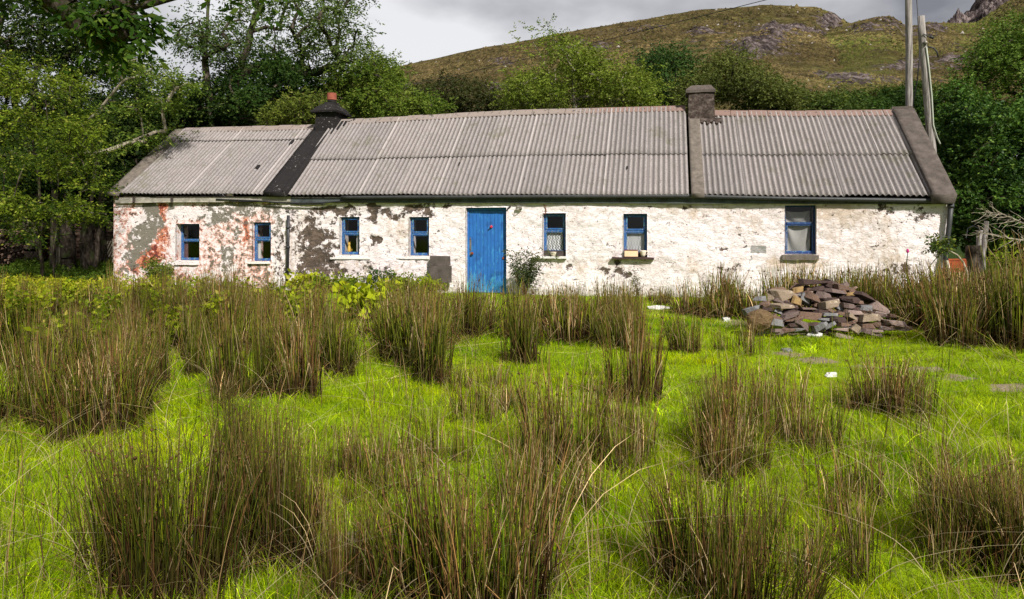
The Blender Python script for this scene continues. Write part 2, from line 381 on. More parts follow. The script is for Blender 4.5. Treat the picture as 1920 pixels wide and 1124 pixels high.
def cuts(lo, hi, step, marks):
    m = sorted(set([lo, hi] + [q for q in marks if lo < q < hi])); out = []
    for a, b in zip(m, m[1:]):
        n = max(1, round((b - a) / step)); out += [a + (b - a) * i / n for i in range(n)]
    return np.array(out + [hi])
us = cuts(UL, UR, .034, [q for r in RC + [RD] for q in r[:2]])
zs = cuts(-.3, ZT, .034, [q for r in RC + [RD] for q in r[2:]])
nu, nz = len(us), len(zs)
def zfit(u, z):
    zt = zeave(u) - .06
    return z if z < 1.9 or z < 1.9 else z
BL = {  # patches: px, py, rx, ry, weight
 'red': [(305, 396, 13, 22, .9), (300, 440, 22, 24, .75), (285, 478, 32, 22, .80), (258, 496, 30, 18, .75), (246, 462, 12, 14, .65), (232, 400, 26, 26, .55), (225, 450, 16, 50, .52),
         (240, 510, 24, 20, .5), (312, 470, 9, 24, .6), (392, 430, 26, 24, .56), (385, 460, 20, 30, .52), (420, 440, 16, 30, .5), (464, 430, 10, 30, .85), (458, 455, 8, 16, .7),
         (475, 515, 26, 16, .62), (500, 395, 16, 14, .55), (420, 500, 40, 20, .48), (352, 406, 5, 5, .6), (495, 516, 14, 20, .6), (325, 512, 30, 14, .5), (375, 505, 14, 22, .48)],
 'gry': [(286, 388, 12, 17, .9), (319, 385, 6, 9, .8), (291, 422, 15, 14, .82), (273, 441, 19, 15, .85), (258, 458, 17, 15, .82), (247, 482, 13, 18, .8), (240, 508, 10, 15, .6), (300, 410, 12, 8, .5),
         (408, 408, 22, 12, .68), (400, 422, 14, 10, .66), (440, 390, 55, 12, .62), (424, 480, 14, 26, .66), (440, 432, 7, 16, .64), (430, 500, 20, 16, .55), (500, 388, 30, 8, .6), (437, 440, 5, 10, .6),
         (520, 440, 10, 70, .5), (520, 400, 16, 20, .56), (395, 400, 30, 8, .5), (500, 395, 14, 12, .5)],
 'stn': [(628, 394, 46, 7, .82), (594, 395, 10, 10, .7), (585, 425, 16, 20, .6), (594, 446, 13, 16, .92), (590, 470, 24, 14, .72), (594, 495, 28, 26, .82), (570, 505, 18, 22, .6), (612, 436, 12, 18, .58),
         (622, 458, 12, 16, .6), (640, 395, 26, 10, .6), (701, 390, 11, 9, .8), (700, 405, 9, 9, .9), (724, 400, 10, 7, .9), (743, 407, 5, 4, .8), (774, 393, 20, 8, .8), (800, 396, 14, 8, .7), (707, 450, 9, 9, .92),
         (638, 508, 14, 6, .72), (640, 520, 12, 6, .66), (615, 505, 20, 30, .5), (756, 400, 12, 8, .55), (545, 400, 18, 8, .45), (520, 480, 12, 50, .44), (550, 430, 14, 40, .45), (838, 390, 3, 5, .8),
         (640, 412, 20, 30, .40), (575, 440, 22, 50, .46), (1075, 505, 9, 5, .75), (1160, 513, 22, 6, .68), (1130, 507, 10, 5, .6), (1166, 494, 5, 3, .8), (1285, 392, 5, 3, .7), (1356, 467, 6, 3, .7), (1215, 390, 5, 3, .7),
         (1655, 390, 12, 6, .72), (1668, 397, 4, 4, .8), (1562, 402, 5, 8, .5), (1640, 470, 5, 3, .7), (1728, 400, 30, 16, .46), (690, 500, 60, 14, .36), (1370, 505, 30, 10, .42), (1700, 505, 50, 12, .48)],
 'stain': [(1560, 400, 60, 18, .62), (1620, 405, 40, 25, .5), (1400, 410, 50, 30, .36), (1550, 430, 30, 25, .42), (1300, 395, 90, 10, .40), (1640, 440, 50, 40, .36), (1200, 500, 200, 22, .34), (1630, 480, 90, 22, .40),
           (750, 430, 60, 30, .28), (880, 392, 40, 5, .35), (1450, 400, 30, 25, .35), (700, 510, 130, 20, .36), (560, 450, 30, 60, .4), (1090, 400, 60, 10, .28), (1500, 490, 60, 10, .6)],
}
def field(lst, px, py, soft=1.0):
    out = np.zeros_like(px)
    if soft == 1.0 and px.ndim == 2 and px.size < 200000 and WARP is not None: px, py = px + WARP[0], py + WARP[1]
    for x, y, rx, ry, w in lst:
        q = ((px - x) / rx) ** 2 + ((py - y) / ry) ** 2
        out = np.maximum(out, w * np.exp(-np.maximum(q - .30, 0) * .55 * soft))
    return out
WARP = None
U, Z = np.meshgrid(us, zs, indexing='ij')
ztop = ZEL + (ZER - ZEL) * (U - ULe) / (URe - ULe) - .03
Zf = np.where(Z < 2.1, Z, 2.1 + (Z - 2.1) * (ztop - 2.1) / (ZT - 2.1))
PX = CX + F * (U * CT) / (D0 - U * ST); PY = HY - (Zf - CAMH) * F / (D0 - U * ST)
WARP = np.zeros((2,) + PX.shape)
for i in range(nu):
    for j in range(nz):
        q = Vector((U[i, j], Z[i, j], 3.3)); a = mnoise.noise_vector(q * 2.6) * 15 + mnoise.noise_vector(q * 7) * 8
        WARP[0, i, j] = a.x; WARP[1, i, j] = a.y * .8
lowleft = ss(540, 500, PX)
red, gry, stn, stain = (field(BL[q], PX, PY) for q in ('red', 'gry', 'stn', 'stain'))
red = np.maximum(red, (.53 + .03 * ss(380, 400, PX)) * lowleft); gry = np.maximum(gry, (.24 + .14 * ss(375, 400, PX)) * lowleft); red = red * (1 - .9 * np.exp(-(((PX - 262) / 20) ** 2 + ((PY - 415) / 13) ** 2)) - .8 * np.exp(-(((PX - 355) / 45) ** 2 + ((PY - 400) / 12) ** 2)) - .6 * np.exp(-(((PX - 325) / 9) ** 2 + ((PY - 450) / 40) ** 2))); stn = np.maximum(stn, .22 * ss(505, 530, PX) * ss(900, 800, PX)); stn = np.maximum(stn, .16)
WARP = None
topd = np.clip(1 - (ztop - Zf) / .14, 0, 1); basd = np.clip(1 - (Zf - .05) / .45, 0, 1)
moss = np.maximum(topd * .62, basd * .55) * np.where(PX < 330, .6, 1)
patch = np.where((np.abs(PX - 1423) < 14) & (np.abs(PY - 467) < 7), .9, 0)
leftpart = ss(540, 520, PX)
V = np.zeros_like(U)
for i in range(nu):
    for j in range(nz):
        p = Vector((U[i, j], 0, Z[i, j] * 1.6))
        a = mnoise.noise(p * 3.0) * .020 + mnoise.noise(p * 7.5) * .011 + mnoise.noise(p * 15) * .005 + mnoise.noise(p * .5) * .045
        V[i, j] = -a * (1 - .55 * leftpart[i, j])
V += .022 * np.clip((stn - .5) * 4, 0, 1) - .05 * np.clip(1 - (Z + .1) / .8, 0, 1) * .6
inside = lambda u, z, r: r[0] + 1e-4 < u < r[1] - 1e-4 and r[2] + 1e-4 < z < r[3] - 1e-4
ALLO = RC + [RD]
V = np.where(np.isin(U, [q for r in ALLO for q in r[:2]]) | False, V * .6, V)
idx = np.arange(nu * nz).reshape(nu, nz)
verts = [np.stack([U, V, Zf], -1).reshape(-1, 3)]
wear = [np.stack([red, gry, stn], -1).reshape(-1, 3)]; dirt = [np.stack([moss, patch, stain], -1).reshape(-1, 3)]
qs = []
uc = (us[:-1] + us[1:]) / 2; zc = (zs[:-1] + zs[1:]) / 2
hole = np.zeros((nu - 1, nz - 1), bool)
for r in ALLO:
    hole |= ((uc > r[0]) & (uc < r[1]))[:, None] & ((zc > r[2]) & (zc < r[3]))[None, :]
ii, jj = np.where(~hole)
qs.append(np.stack([idx[ii, jj], idx[ii + 1, jj], idx[ii + 1, jj + 1], idx[ii, jj + 1]], -1))
nv = nu * nz
for r in ALLO:                                     # reveals: the edge of each opening carried back through the wall
    i0, i1 = np.argmin(abs(us - r[0])), np.argmin(abs(us - r[1])); j0, j1 = np.argmin(abs(zs - r[2])), np.argmin(abs(zs - r[3]))
    loop = [(i, j0) for i in range(i0, i1)] + [(i1, j) for j in range(j0, j1)] + [(i, j1) for i in range(i1, i0, -1)] + [(i0, j) for j in range(j1, j0, -1)]
    L = len(loop); front = np.array([idx[i, j] for i, j in loop]); prev = front
    for dep in (.03, .2, .5):
        cur = np.arange(nv, nv + L); nv += L
        pts = np.array([[U[i, j], dep, Zf[i, j]] for i, j in loop]); verts.append(pts)
        wr = np.array([[red[i, j], gry[i, j] * .5, 0] for i, j in loop]); wear.append(wr)
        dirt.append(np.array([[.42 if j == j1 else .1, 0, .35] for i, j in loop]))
        qs.append(np.stack([prev, cur, np.roll(cur, -1), np.roll(prev, -1)], -1)); prev = cur
ex = [(UL, 0, -.3), (UL, 0, zeave(UL)), (UL, VR, fz(343, 240, VR) - .06), (UL, 2 * VR, zeave(UL)), (UL, 2 * VR, -.3),
      (UR, 0, -.3), (UR, 0, zeave(UR)), (UR, VR, 4.42), (UR, 2 * VR, zeave(UR)), (UR, 2 * VR, -.3)]
e0 = nv; verts.append(np.array(ex)); wear.append(np.zeros((10, 3))); dirt.append(np.full((10, 3), .2)); nv += 10
verts = np.concatenate(verts)
me = npmesh('wall', verts, np.concatenate(qs + [[[e0 + 3, e0 + 4, e0 + 9, e0 + 8]], [[e0 + 1, e0 + 0, e0 + 4, e0 + 3]], [[e0 + 5, e0 + 6, e0 + 8, e0 + 9]]]), [[e0 + 1, e0 + 3, e0 + 2], [e0 + 6, e0 + 7, e0 + 8]], mat=MT['wall'], smooth=True,
            attrs={'Wear': np.concatenate(wear), 'Dirt': np.concatenate(dirt)})
obj('wall', me, cot)
# inner rooms
m = MB()
m.box(UL + .05, UR - .05, 3.2, 3.3, -.2, 2.2); m.box(UL + .05, UR - .05, .55, 3.2, -.25, -.15); m.box(UL + .05, UR - .05, .5, 3.3, 2.23, 2.28)
for px in (528, 860, 965, 1300): m.box(fu(px) - .1, fu(px) + .1, .56, 3.2, -.14, 2.2)
m.build('partition', MT['inside'], cot)

# ---- roof: rows of corrugated sheets, each row lapping over the one below
PIT = .120
def slope_pt(u, q, lift, ze, zr, v0=-.16):
    vr = VR; dv, dz = vr - v0, zr - ze; n = np.hypot(dv, dz)
    return np.stack([u, v0 + dv * q - dz / n * lift + 0 * u, ze + dz * q + dv / n * lift], -1)
def roof_section(u0, u1, zefun, zrfun, laps, amp, label, seed, patches):
    rng = np.random.default_rng(seed)
    per = 8; sheet = PIT * 8.5
    V_, Q_, Cc = [], [], []; n0 = 0
    rows = [0] + laps + [1.0]
    for ri, (qa, qb) in enumerate(zip(rows, rows[1:])):
        a = u0; qs_ = np.linspace(qa - (.012 if ri else .0), qb + (.02 if qb < 1 else 0), 9)
        off = -rng.uniform(0, .3) * 0
        while a < u1 - .02:
            b = min(a + sheet + .03, u1); n = int((b - a) / PIT * 10) + 1
            u = np.linspace(a, b, n); lift0 = .02 + ri * .034 + rng.uniform(0, .008); tilt = rng.uniform(-.006, .006); dq = rng.uniform(-.009, .009); shade = rng.uniform(0, 1)
            ph = (u - u0) / PIT * 2 * math.pi; w = np.cos(ph); slip = (u - a) / (b - a)
            for t_ in (0, 1):
                for q in qs_:
                    qq = q + (dq * .6 if (q == qs_[0] or ri) and q < 1 else 0)
                    lift = lift0 + .012 * np.sin(u * 1.1 + seed) * np.sin(qq * 4 + u * .3) + amp * w + tilt * slip + (.008 * (1 - slip)) - t_ * .009
                    V_.append(slope_pt(u, qq, lift, zefun(u), zrfun(u)))
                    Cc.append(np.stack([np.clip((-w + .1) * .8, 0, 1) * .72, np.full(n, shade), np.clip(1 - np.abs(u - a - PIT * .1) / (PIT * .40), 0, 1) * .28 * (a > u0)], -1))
            nq = len(qs_)
            g = n0 + np.arange(2 * nq * n).reshape(2, nq, n)
            for t_ in (0, 1): Q_.append(np.stack([g[t_, :-1, :-1], g[t_, :-1, 1:], g[t_, 1:, 1:], g[t_, 1:, :-1]], -1).reshape(-1, 4))
            Q_.append(np.stack([g[0, 0, :-1], g[1, 0, :-1], g[1, 0, 1:], g[0, 0, 1:]], -1))
            n0 += 2 * nq * n; a += sheet
    u = np.linspace(u0, u1, 40)                    # rear slope
    ze, zr = zefun(u), zrfun(u)
    V_.append(np.stack([u, np.full(40, VR), zr], -1)); V_.append(np.stack([u, np.full(40, 2 * VR + .16), ze], -1)); Cc += [np.zeros((40, 3))] * 2
    g = n0 + np.arange(80).reshape(2, 40); Q_.append(np.stack([g[0, :-1], g[0, 1:], g[1, 1:], g[1, :-1]], -1))
    me = npmesh('roof', np.concatenate(V_), np.concatenate(Q_), col=np.concatenate(Cc), mat=MT['roof'], smooth=True)
    o = obj('roof', me, cot); o['label'] = label
    mb = MB()                                       # ridge tiles
    L = .46; a = u0; zl = None; i = 0
    while a < u1 - .05:
        b = min(a + L, u1); t = .004 * (i % 2); j = rng.uniform(-.006, .006)
        for side in (1, -1):
            p = []
            for uu in (a + .006, b - .006):
                zr = float(zrfun(np.array(uu))) + .075 + j + t; p.append((uu, zr))
            (ua, za), (ub, zb) = p; d = .20
            if side > 0: mb.hexa([(ua, VR - d, za - d * .80), (ub, VR - d, zb - d * .80), (ub, VR, zb), (ua, VR, za), (ua, VR - d, za - d * .80 + .022), (ub, VR - d, zb - d * .80 + .022), (ub, VR, zb + .022), (ua, VR, za + .022)])
            else: mb.hexa([(ua, VR, za - .002), (ub, VR, zb - .002), (ub, VR + d, zb - d * .80), (ua, VR + d, za - d * .80), (ua, VR, za + .020), (ub, VR, zb + .020), (ub, VR + d, zb - d * .80 + .02), (ua, VR + d, za - d * .80 + .02)])
        a += L; i += 1
    mb.build('ridge_tiles', MT['ridge'], o)
    mb = MB()
    for px, py, w_, h_ in patches:                 # slipped scraps of tar felt lying on the sheets
        # find q on the slope for this spot
        best = min((abs(HY - (slope_pt(np.array([fu(px, -.16 + (VR + .16) * q)]), q, .05, zefun(np.array([0.])) , zrfun(np.array([0.])))[0][2] - CAMH) * F / (D0 - fu(px, -.16 + (VR + .16) * q) * ST + (-.16 + (VR + .16) * q) * CT) - py), q) for q in np.linspace(0, 1, 200))
        q = best[1]; uu = fu(px, -.16 + (VR + .16) * q)
        ua, ub = np.array([uu - w_ / 2]), np.array([uu + w_ / 2]); P = []
        for lf in (.050, .056):
            for (x_, q_) in ((ua, q - h_ / 2), (ub, q - h_ / 2), (ub, q + h_ / 2), (ua, q + h_ / 2)):
                P.append(tuple(slope_pt(x_, q_, lf, zefun(x_), zrfun(x_))[0]))
        mb.hexa(P)
    if patches: mb.build('felt_scrap', MT['tar'], o)
    return o
uA, uB, uC, uD = fu(222, -.13), fu(500, -.13), fu(1300, -.13), fu(1748, -.13)
zr_l = lambda u: np.interp(u, [fu(343, VR), fu(590, VR)], [fz(343, 246, VR), fz(590, 240, VR)])
zr_m = lambda u: np.interp(u, [fu(655, VR), fu(960, VR), fu(1283, VR)], [fz(655, 230, VR), fz(960, 213, VR), fz(1283, 205, VR)])
zr_r = lambda u: np.interp(u, [fu(1340, VR), fu(1500, VR), fu(1672, VR)], [fz(1340, 214, VR), fz(1500, 215, VR), fz(1672, 213, VR)])
zeL = lambda u: zeave(u) + .02 + 0 * u
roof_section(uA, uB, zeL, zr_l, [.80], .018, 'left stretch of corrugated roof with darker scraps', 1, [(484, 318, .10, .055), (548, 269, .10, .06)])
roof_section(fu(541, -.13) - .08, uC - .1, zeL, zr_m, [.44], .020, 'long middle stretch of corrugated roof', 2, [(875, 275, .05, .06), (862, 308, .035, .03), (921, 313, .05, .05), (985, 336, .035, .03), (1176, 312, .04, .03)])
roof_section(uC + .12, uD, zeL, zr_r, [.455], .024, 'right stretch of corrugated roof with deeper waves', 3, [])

def band(ua0, ua1, ub0, ub1, lift0, lift1, zefun, zrfun, mat, name, label=None, q0=-.012, q1=1.0, rough=.006):
    """a coping running up the slope: from (ua0..ua1) at the eave to (ub0..ub1) at the ridge"""
    n = 26; V_ = []; Q_ = []
    for i in range(n):
        q = q0 + (q1 - q0) * i / (n - 1)
        a = ua0 + (ub0 - ua0) * q; b = ua1 + (ub1 - ua1) * q
        for x_ in np.linspace(a, b, 6):
            x = np.array([x_]); jit = mnoise.noise(Vector((x_ * 3, q * 9, 0))) * rough * 1.5
            V_.append(slope_pt(x, q, lift1 + jit, zefun(x), zrfun(x))[0])
        for x_ in (a, b):
            x = np.array([x_]); V_.append(slope_pt(x, q, lift0, zefun(x), zrfun(x))[0])
    g = np.arange(n * 8).reshape(n, 8)
    for i in range(n - 1):
        for j in range(5): Q_.append((g[i, j], g[i, j + 1], g[i + 1, j + 1], g[i + 1, j]))
        Q_.append((g[i, 6], g[i, 0], g[i + 1, 0], g[i + 1, 6])); Q_.append((g[i, 5], g[i, 7], g[i + 1, 7], g[i + 1, 5]))
    ends = [(g[0, 6], g[0, 7], g[0, 5], g[0, 0])]
    me = npmesh(name, np.array(V_), Q_ + [tuple(e) for e in ends] + [(g[0, 0], g[0, 5], g[0, 4], g[0, 1]), (g[-1, 0], g[-1, 5], g[-1, 7], g[-1, 6])], mat=mat)
    o = obj(name, me, cot)
    if label: o['label'] = label
    return o
band(fu(205, -.13), fu(224, -.13), fu(330, VR), fu(352, VR), -.03, .075, zeL, zr_l, MT['concrete2'], 'verge', 'grey verge slab along the left edge of the roof')
ub = fu(498, -.13); band(ub, fu(541, -.13), ub + .02, ub + .60, -.02, .115, zeL, zr_l, MT['tar'], 'coping', 'black tarred coping between left and middle roofs')
band(fu(541, -.13) - .10, fu(541, -.13) + .01, ub + .50, ub + .63, .02, .15, zeL, zr_l, MT['tar'], 'coping', 'raised tar ridge along the black coping')
band(fu(1296, -.13), fu(1321, -.13), fu(1290, VR), fu(1311, VR), -.02, .10, zeL, lambda u: zr_m(u) * 0 + float(zr_r(np.array(0.))), MT['concrete2'], 'coping', 'narrow concrete coping below the right chimney')
band(fu(1745, -.16), fu(1789, -.16), fu(1672, VR), fu(1712, VR), -.10, .13, zeL, zr_r, MT['concrete'], 'coping', 'wide concrete coping on the right gable', q0=-.035)
# rear copings
for a, b, zf_ in ((fu(1672, VR), fu(1712, VR), zr_r),):
    MB().hexa([(a, VR, float(zf_(a)) - .02), (b, VR, float(zf_(a)) - .02), (b, 2 * VR + .1, 2.2), (a, 2 * VR + .1, 2.2), (a, VR, float(zf_(a)) + .17), (b, VR, float(zf_(a)) + .17), (b, 2 * VR + .1, 2.4), (a, 2 * VR + .1, 2.4)]).build('coping', MT['concrete'], cot)

# ---- chimneys
def chim(u0, u1, v0, v1, z0, z1, taper, mat, lab):
    m = MB(); t = taper
    m.hexa([(u0, v0, z0), (u1, v0, z0), (u1, v1, z0), (u0, v1, z0), (u0 + t, v0 + t, z1), (u1 - t, v0 + t, z1), (u1 - t, v1 - t, z1), (u0 + t, v1 - t, z1)]).rough(.018, 4, 5)
    o = m.build('chimney', mat, cot); o['label'] = lab; return o
v0 = VR - .42
cu0, cu1 = fu(590, v0), fu(629, v0)
c1 = chim(cu0, cu1, v0, VR + .42, 4.1, fz(610, 209, v0), .02, MT['tar'], 'black tarred chimney with flared cap')
m = MB(); uc_ = (cu0 + cu1) / 2; zb = fz(610, 210, v0)
def ring(hw, hd, z): return [(uc_ - hw, VR - hd, z), (uc_ + hw, VR - hd, z), (uc_ + hw, VR + hd, z), (uc_ - hw, VR + hd, z)]
prof = [(.40, .52, -.02), (.41, .53, .03), (.36, .47, .07), (.32, .42, .15), (.25, .33, .22), (.16, .19, .27), (.155, .17, .335)]
for (a, b, z0), (c_, d_, z1) in zip(prof, prof[1:]): m.hexa(ring(a, b, zb + z0) + ring(c_, d_, zb + z1))
m.rough(.02, 5, 2); cap1 = m.build('cap', MT['tar'], c1)
m = MB(); m.lathe((uc_ + .02, VR - .03, zb + .33), [(.130, 0), (.130, .055), (.118, .06), (.118, .08)], 18); m.build('pot_collar', MT['tar'], c1, True)
m = MB(); m.lathe((uc_ + .02, VR - .03, zb + .41), [(.140, 0), (.140, .20), (.115, .20), (.115, .05)], 20); m.build('chimney_pot', MT['terracotta'], c1, False)
v0 = VR - .36; cu0, cu1 = fu(1289, v0), fu(1342, v0); zt = fz(1315, 172, v0)
c2 = chim(cu0, cu1, v0, VR + .36, 4.0, zt, .035, MT['soot'], 'bare sooty chimney with rounded mortar top')
m = MB(); uc_ = (cu0 + cu1) / 2 - .02; hw = (cu1 - cu0) / 2
prof = [(hw + .01, .37, -.02), (hw + .02, .37, .05), (hw - .04, .30, .12), (hw - .12, .22, .19), (hw - .22, .12, .21)]
for (a, b, z0), (c_, d_, z1) in zip(prof, prof[1:]): m.hexa(ring(a, b, zt + z0) + ring(c_, d_, zt + z1))
m.rough(.02, 5, 2).build('cap', MT['concrete'], c2)
m = MB()                                            # mortar skirts where chimneys meet the sheets
for (ux, uy, zf_, src) in ((fu(1313, v0), fu(1352, v0), zr_r, .0),):
    for i in range(7):
        a = ux + (uy - ux) * i / 7; q = .845 + .02 * math.sin(i * 2.1)
        P = []
        for lf in (.03, .095):
            for (x_, q_) in ((a, q), (a + (uy - ux) / 7, q), (a + (uy - ux) / 7, .90), (a, .90)):
                P.append(tuple(slope_pt(np.array([x_]), q_, lf, zeL(np.array([x_])), zf_(np.array([x_])))[0]))
        m.hexa(P)
m.rough(.008, 9, 1).build('mortar_skirt', MT['soot'], c2)
m = MB()
for i in range(9):
    a = fu(625, VR - .4) + .5 * i / 9; q = .80 + .028 * i
    P = []
    for lf in (.02, .085):
        for (x_, q_) in ((a, q), (a + .5 / 9, q), (a + .5 / 9, .985), (a, .985)):
            P.append(tuple(slope_pt(np.array([x_]), q_, lf, zeL(np.array([x_])), zr_m(np.array([x_])))[0]))
    m.hexa(P)
m.rough(.012, 7, 1).build('mortar_skirt', MT['tar'], c1)

# ---- eaves
def run(px0, px1, y0, y1, v, th, h, name, mat, label=None, n=14):
    m = MB(); k = []
    for i in range(n + 1):
        px = px0 + (px1 - px0) * i / n; py = y0 + (y1 - y0) * i / n; k.append((fu(px, v), fz(px, py, v)))
    for (a, za), (b, zb_) in zip(k, k[1:]):
        m.hexa([(a, v, za - h), (b, v, zb_ - h), (b, v + th, zb_ - h), (a, v + th, za - h), (a, v, za), (b, v, zb_), (b, v + th, zb_), (a, v + th, za)])
    o = m.build(name, mat, cot)
    if label: o['label'] = label
    return o
def line(pts, v, r, name, mat, label=None, n=8):
    P = [(fu(px, v), v, fz(px, py, v)) for px, py in pts]; Q = []
    for i in range(len(P) - 1):
        for t in range(6): Q.append([a + (b - a) * (t / 6) for a, b in zip(P[i], P[i + 1])])
    Q.append(P[-1]); o = MB().tube(Q, r, n).build(name, mat, cot, True)
    if label: o['label'] = label
    return o
run(216, 545, 371, 369, -.075, .05, .13, 'fascia', MT['fascia'], 'pale worn fascia under the left eave')
line([(213, 381.5), (300, 379.5), (420, 379)], -.085, .013, 'cable', MT['fascia'])
run(545, 1778, 372, 373, -.075, .05, .115, 'fascia', MT['fasciablue'], 'dark fascia along the middle and right eaves', n=40)
line([(405, 374), (480, 377), (540, 381.5), (600, 381), (660, 376), (760, 373)], -.10, .018, 'cable', MT['black'], 'black pipe sagging below the eave')
line([(430, 378), (500, 379), (560, 384), (610, 383)], -.09, .012, 'cable', MT['black'])
line([(640, 370.5), (760, 370), (1000, 369), (1290, 368), (1500, 373), (1782, 377)], -.14, .045, 'gutter', MT['gutter'])
for px in (256, 327):
    MB().box(fu(px) - .03, fu(px) + .03, -.12, -.02, fz(px, 380), fz(px, 371)).build('bracket', MT['darkwood'], cot)
P = [(540.5, 404), (540, 460), (538.5, 528)]
m = MB(); m.tube([(fu(a, -.1), -.1, fz(a, b, -.1)) for a, b in P], .040, 10)
for y in (425, 462, 505): m.tube([(fu(540, -.1), -.1, fz(540, y, -.1)), (fu(540, -.1), -.1, fz(540, y + 4, -.1))], .056, 10)
m.build('downpipe', MT['black'], cot, True)['label'] = 'short black downpipe with an open top on the left wall'
P = [(1784, 380), (1780, 420), (1774, 470), (1770, 535)]
m = MB(); m.tube([(fu(a, -.1), -.1, fz(a, b, -.1)) for a, b in P], .052, 10)
for a, y in ((1783, 384), (1774, 466)): m.tube([(fu(a, -.1), -.1, fz(a, y, -.1)), (fu(a, -.1), -.1, fz(a, y + 6, -.1))], .066, 10)
m.build('downpipe', MT['gutter'], cot, True)['label'] = 'dark downpipe at the right corner'

# ---- windows
def bars(m, u0, u1, z0, z1, v0, v1, w, wb=None, wt=None):
    wb = wb or w; wt = wt or w
    m.box(u0, u0 + w, v0, v1, z0, z1); m.box(u1 - w, u1, v0, v1, z0, z1)
    m.box(u0 + w, u1 - w, v0 + .002, v1, z0, z0 + wb); m.box(u0 + w, u1 - w, v0 + .002, v1, z1 - wt, z1)
WINLAB = ['blue window with no curtain in the peeling red wall', 'blue window with a pale curtain edge in the peeling red wall', 'blue window with a figurine behind it', 'blue window with bare dark glass and a turquoise edge',
          'blue window with lace curtain right of the door', 'blue window with lace curtain above a dark ledge', 'tall dark blue window with a drooping net']
def window(i, o, r):
    u0, u1, z0, z1 = r; rec = o[4]; g = .004
    root = bpy.data.objects.new('window', None); link(root, cot); root.location = ((u0 + u1) / 2, rec, z0); root.empty_display_size = .1
    root['label'] = WINLAB[i]
    cx_ = (u0 + u1) / 2; a, b = u0 - cx_ + g, u1 - cx_ - g; H = z1 - z0; lo = .0
    if i in (4, 5): lo = .075
    tz = lo + (H - lo) * (.56 if i < 6 else .63)
    fw = .045 if i < 6 else .030
    m = MB(); bars(m, a, b, lo + g, H - g, 0, .058, fw, .05, .035)
    m.box(a + .045, b - .045, -.006, .064, tz - .028, tz + .028)
    m.build('frame', MT['bluewin'] if i < 6 else MT['blue'], root, bevel=.003)
    if i != 6 and i != 0:
        m = MB(); bars(m, a + .048, b - .048, tz + .03, H - g - .038, -.018, .03, .034, .036); m.build('sash', MT['bluewin'], root, bevel=.003)
    m = MB(); bars(m, a + .047, b - .047, lo + .052, tz - .03, .006, .045, .018); m.build('casement', MT['bluewin'], root)
    m = MB(); m.box(a + .047, b - .047, .048, .052, tz + .02, H - .035); m.build('pane', MT['glass'], root)
    m = MB(); m.box(a + .047, b - .047, .050, .054, lo + .045, tz - .02); m.build('pane', MT['glass'], root)
    def cloth(x0, x1, zz0, zz1, v, mat, waves, amp, sagf=None, nx=30, nz_=14):
        VV, QQ = [], []
        for p in range(nz_ + 1):
            for q in range(nx + 1):
                s_, t_ = q / nx, p / nz_
                x, z = x0 + (x1 - x0) * s_, zz0 + (zz1 - zz0) * t_
                y = v + amp * math.sin(s_ * waves * 2 * math.pi) * (1 - .4 * t_)
                if sagf: x, y, z = sagf(s_, t_, x, y, z)
                VV.append((x, y, z))
        for p in range(nz_):
            for q in range(nx):
                k_ = p * (nx + 1) + q; QQ.append((k_, k_ + 1, k_ + nx + 2, k_ + nx + 1))
        return obj('curtain', npmesh('curtain', VV, QQ, mat=mat, smooth=True), root)
    if i == 0: cloth(a + .05, a + .17, .05, tz - .02, .066, MT['pinkcurtain'], 2, .012)
    if i == 1: cloth(a + .055, a + .15, .05, tz - .01, .068, MT['curtain'], 2, .010)
    if i == 2: cloth(b - .15, b - .05, .05, tz, .068, MT['curtain'], 2, .012)
    if i == 4: cloth(a + .05, b - .10, lo + .05, tz - .02, .068, MT['lace'], 4, .008)
    if i == 5: cloth(a + .05, b - .05, lo + .05, tz - .02, .066, MT['lace'], 2, .005)
    if i == 6:
        def sg(s_, t_, x, y, z):
            dip = (1 - t_) * .0 + .05 * math.sin(s_ * math.pi)
            return x + .03 * (1 - t_) * (s_ - .5) * -1, y + .022 * math.sin((s_ - .5) ** 2 * 22 - t_ * 5.5), z - dip * t_ * .6
        cloth(a + .03, b - .09, lo + .05, tz - .03, .086, MT['net'], 1, .006, sg, 40, 30)
        cloth(a + .03, b - .09, tz + .02, H - .12, .086, MT['net'], 1, .006, sg, 40, 16)
    return root
for i, (o, r) in enumerate(zip(OPEN, RC)):
    win = window(i, o, r)
    # sills and ledges
    u0, u1, z0, z1 = r
    def sill(pa, pb, yt, yb, mat, out=.08, lab=None):
        mm = MB(); mm.box(fu(pa), fu(pb), -out, .06, fz((pa + pb) / 2, yb), fz((pa + pb) / 2, yt), None)
        mm.rough(.010, 5, 4, i); s_ = mm.build('sill', mat, cot); s_['label'] = lab or 'stone sill below the window'
    if i == 0: sill(328, 373, 489, 497, MT['wall'], .05)
    if i == 1: sill(467, 507.5, 491, 495, STN['white'], .07, 'white sill slab below the second window')
    if i == 2: sill(620, 695, 483, 486.5, STN['white'], .04)
    if i == 3: sill(744, 805, 483, 486.0, STN['white'], .035)
    if i == 4: sill(999, 1063, 481, 485.0, STN['white'], .07)
    if i == 5: sill(1148, 1226, 482.6, 486.5, STN['dark'], .10, 'thin dark slate ledge below the lace window')
    if i == 6: sill(1466, 1535, 478.5, 488, MT['concrete2'], .07, 'thick mossy sill below the tall window')
for px, py, wd in ((1019.5, 478, 40), (1170.5, 480, 41)):   # dark board across the foot of the two lace windows
    MB().box(fu(px, .10), fu(px + wd, .10), .095, .125, fz(px, py + 4, .1), fz(px, py - 8, .1)).build('sill_board', MT['darkwood'], cot)

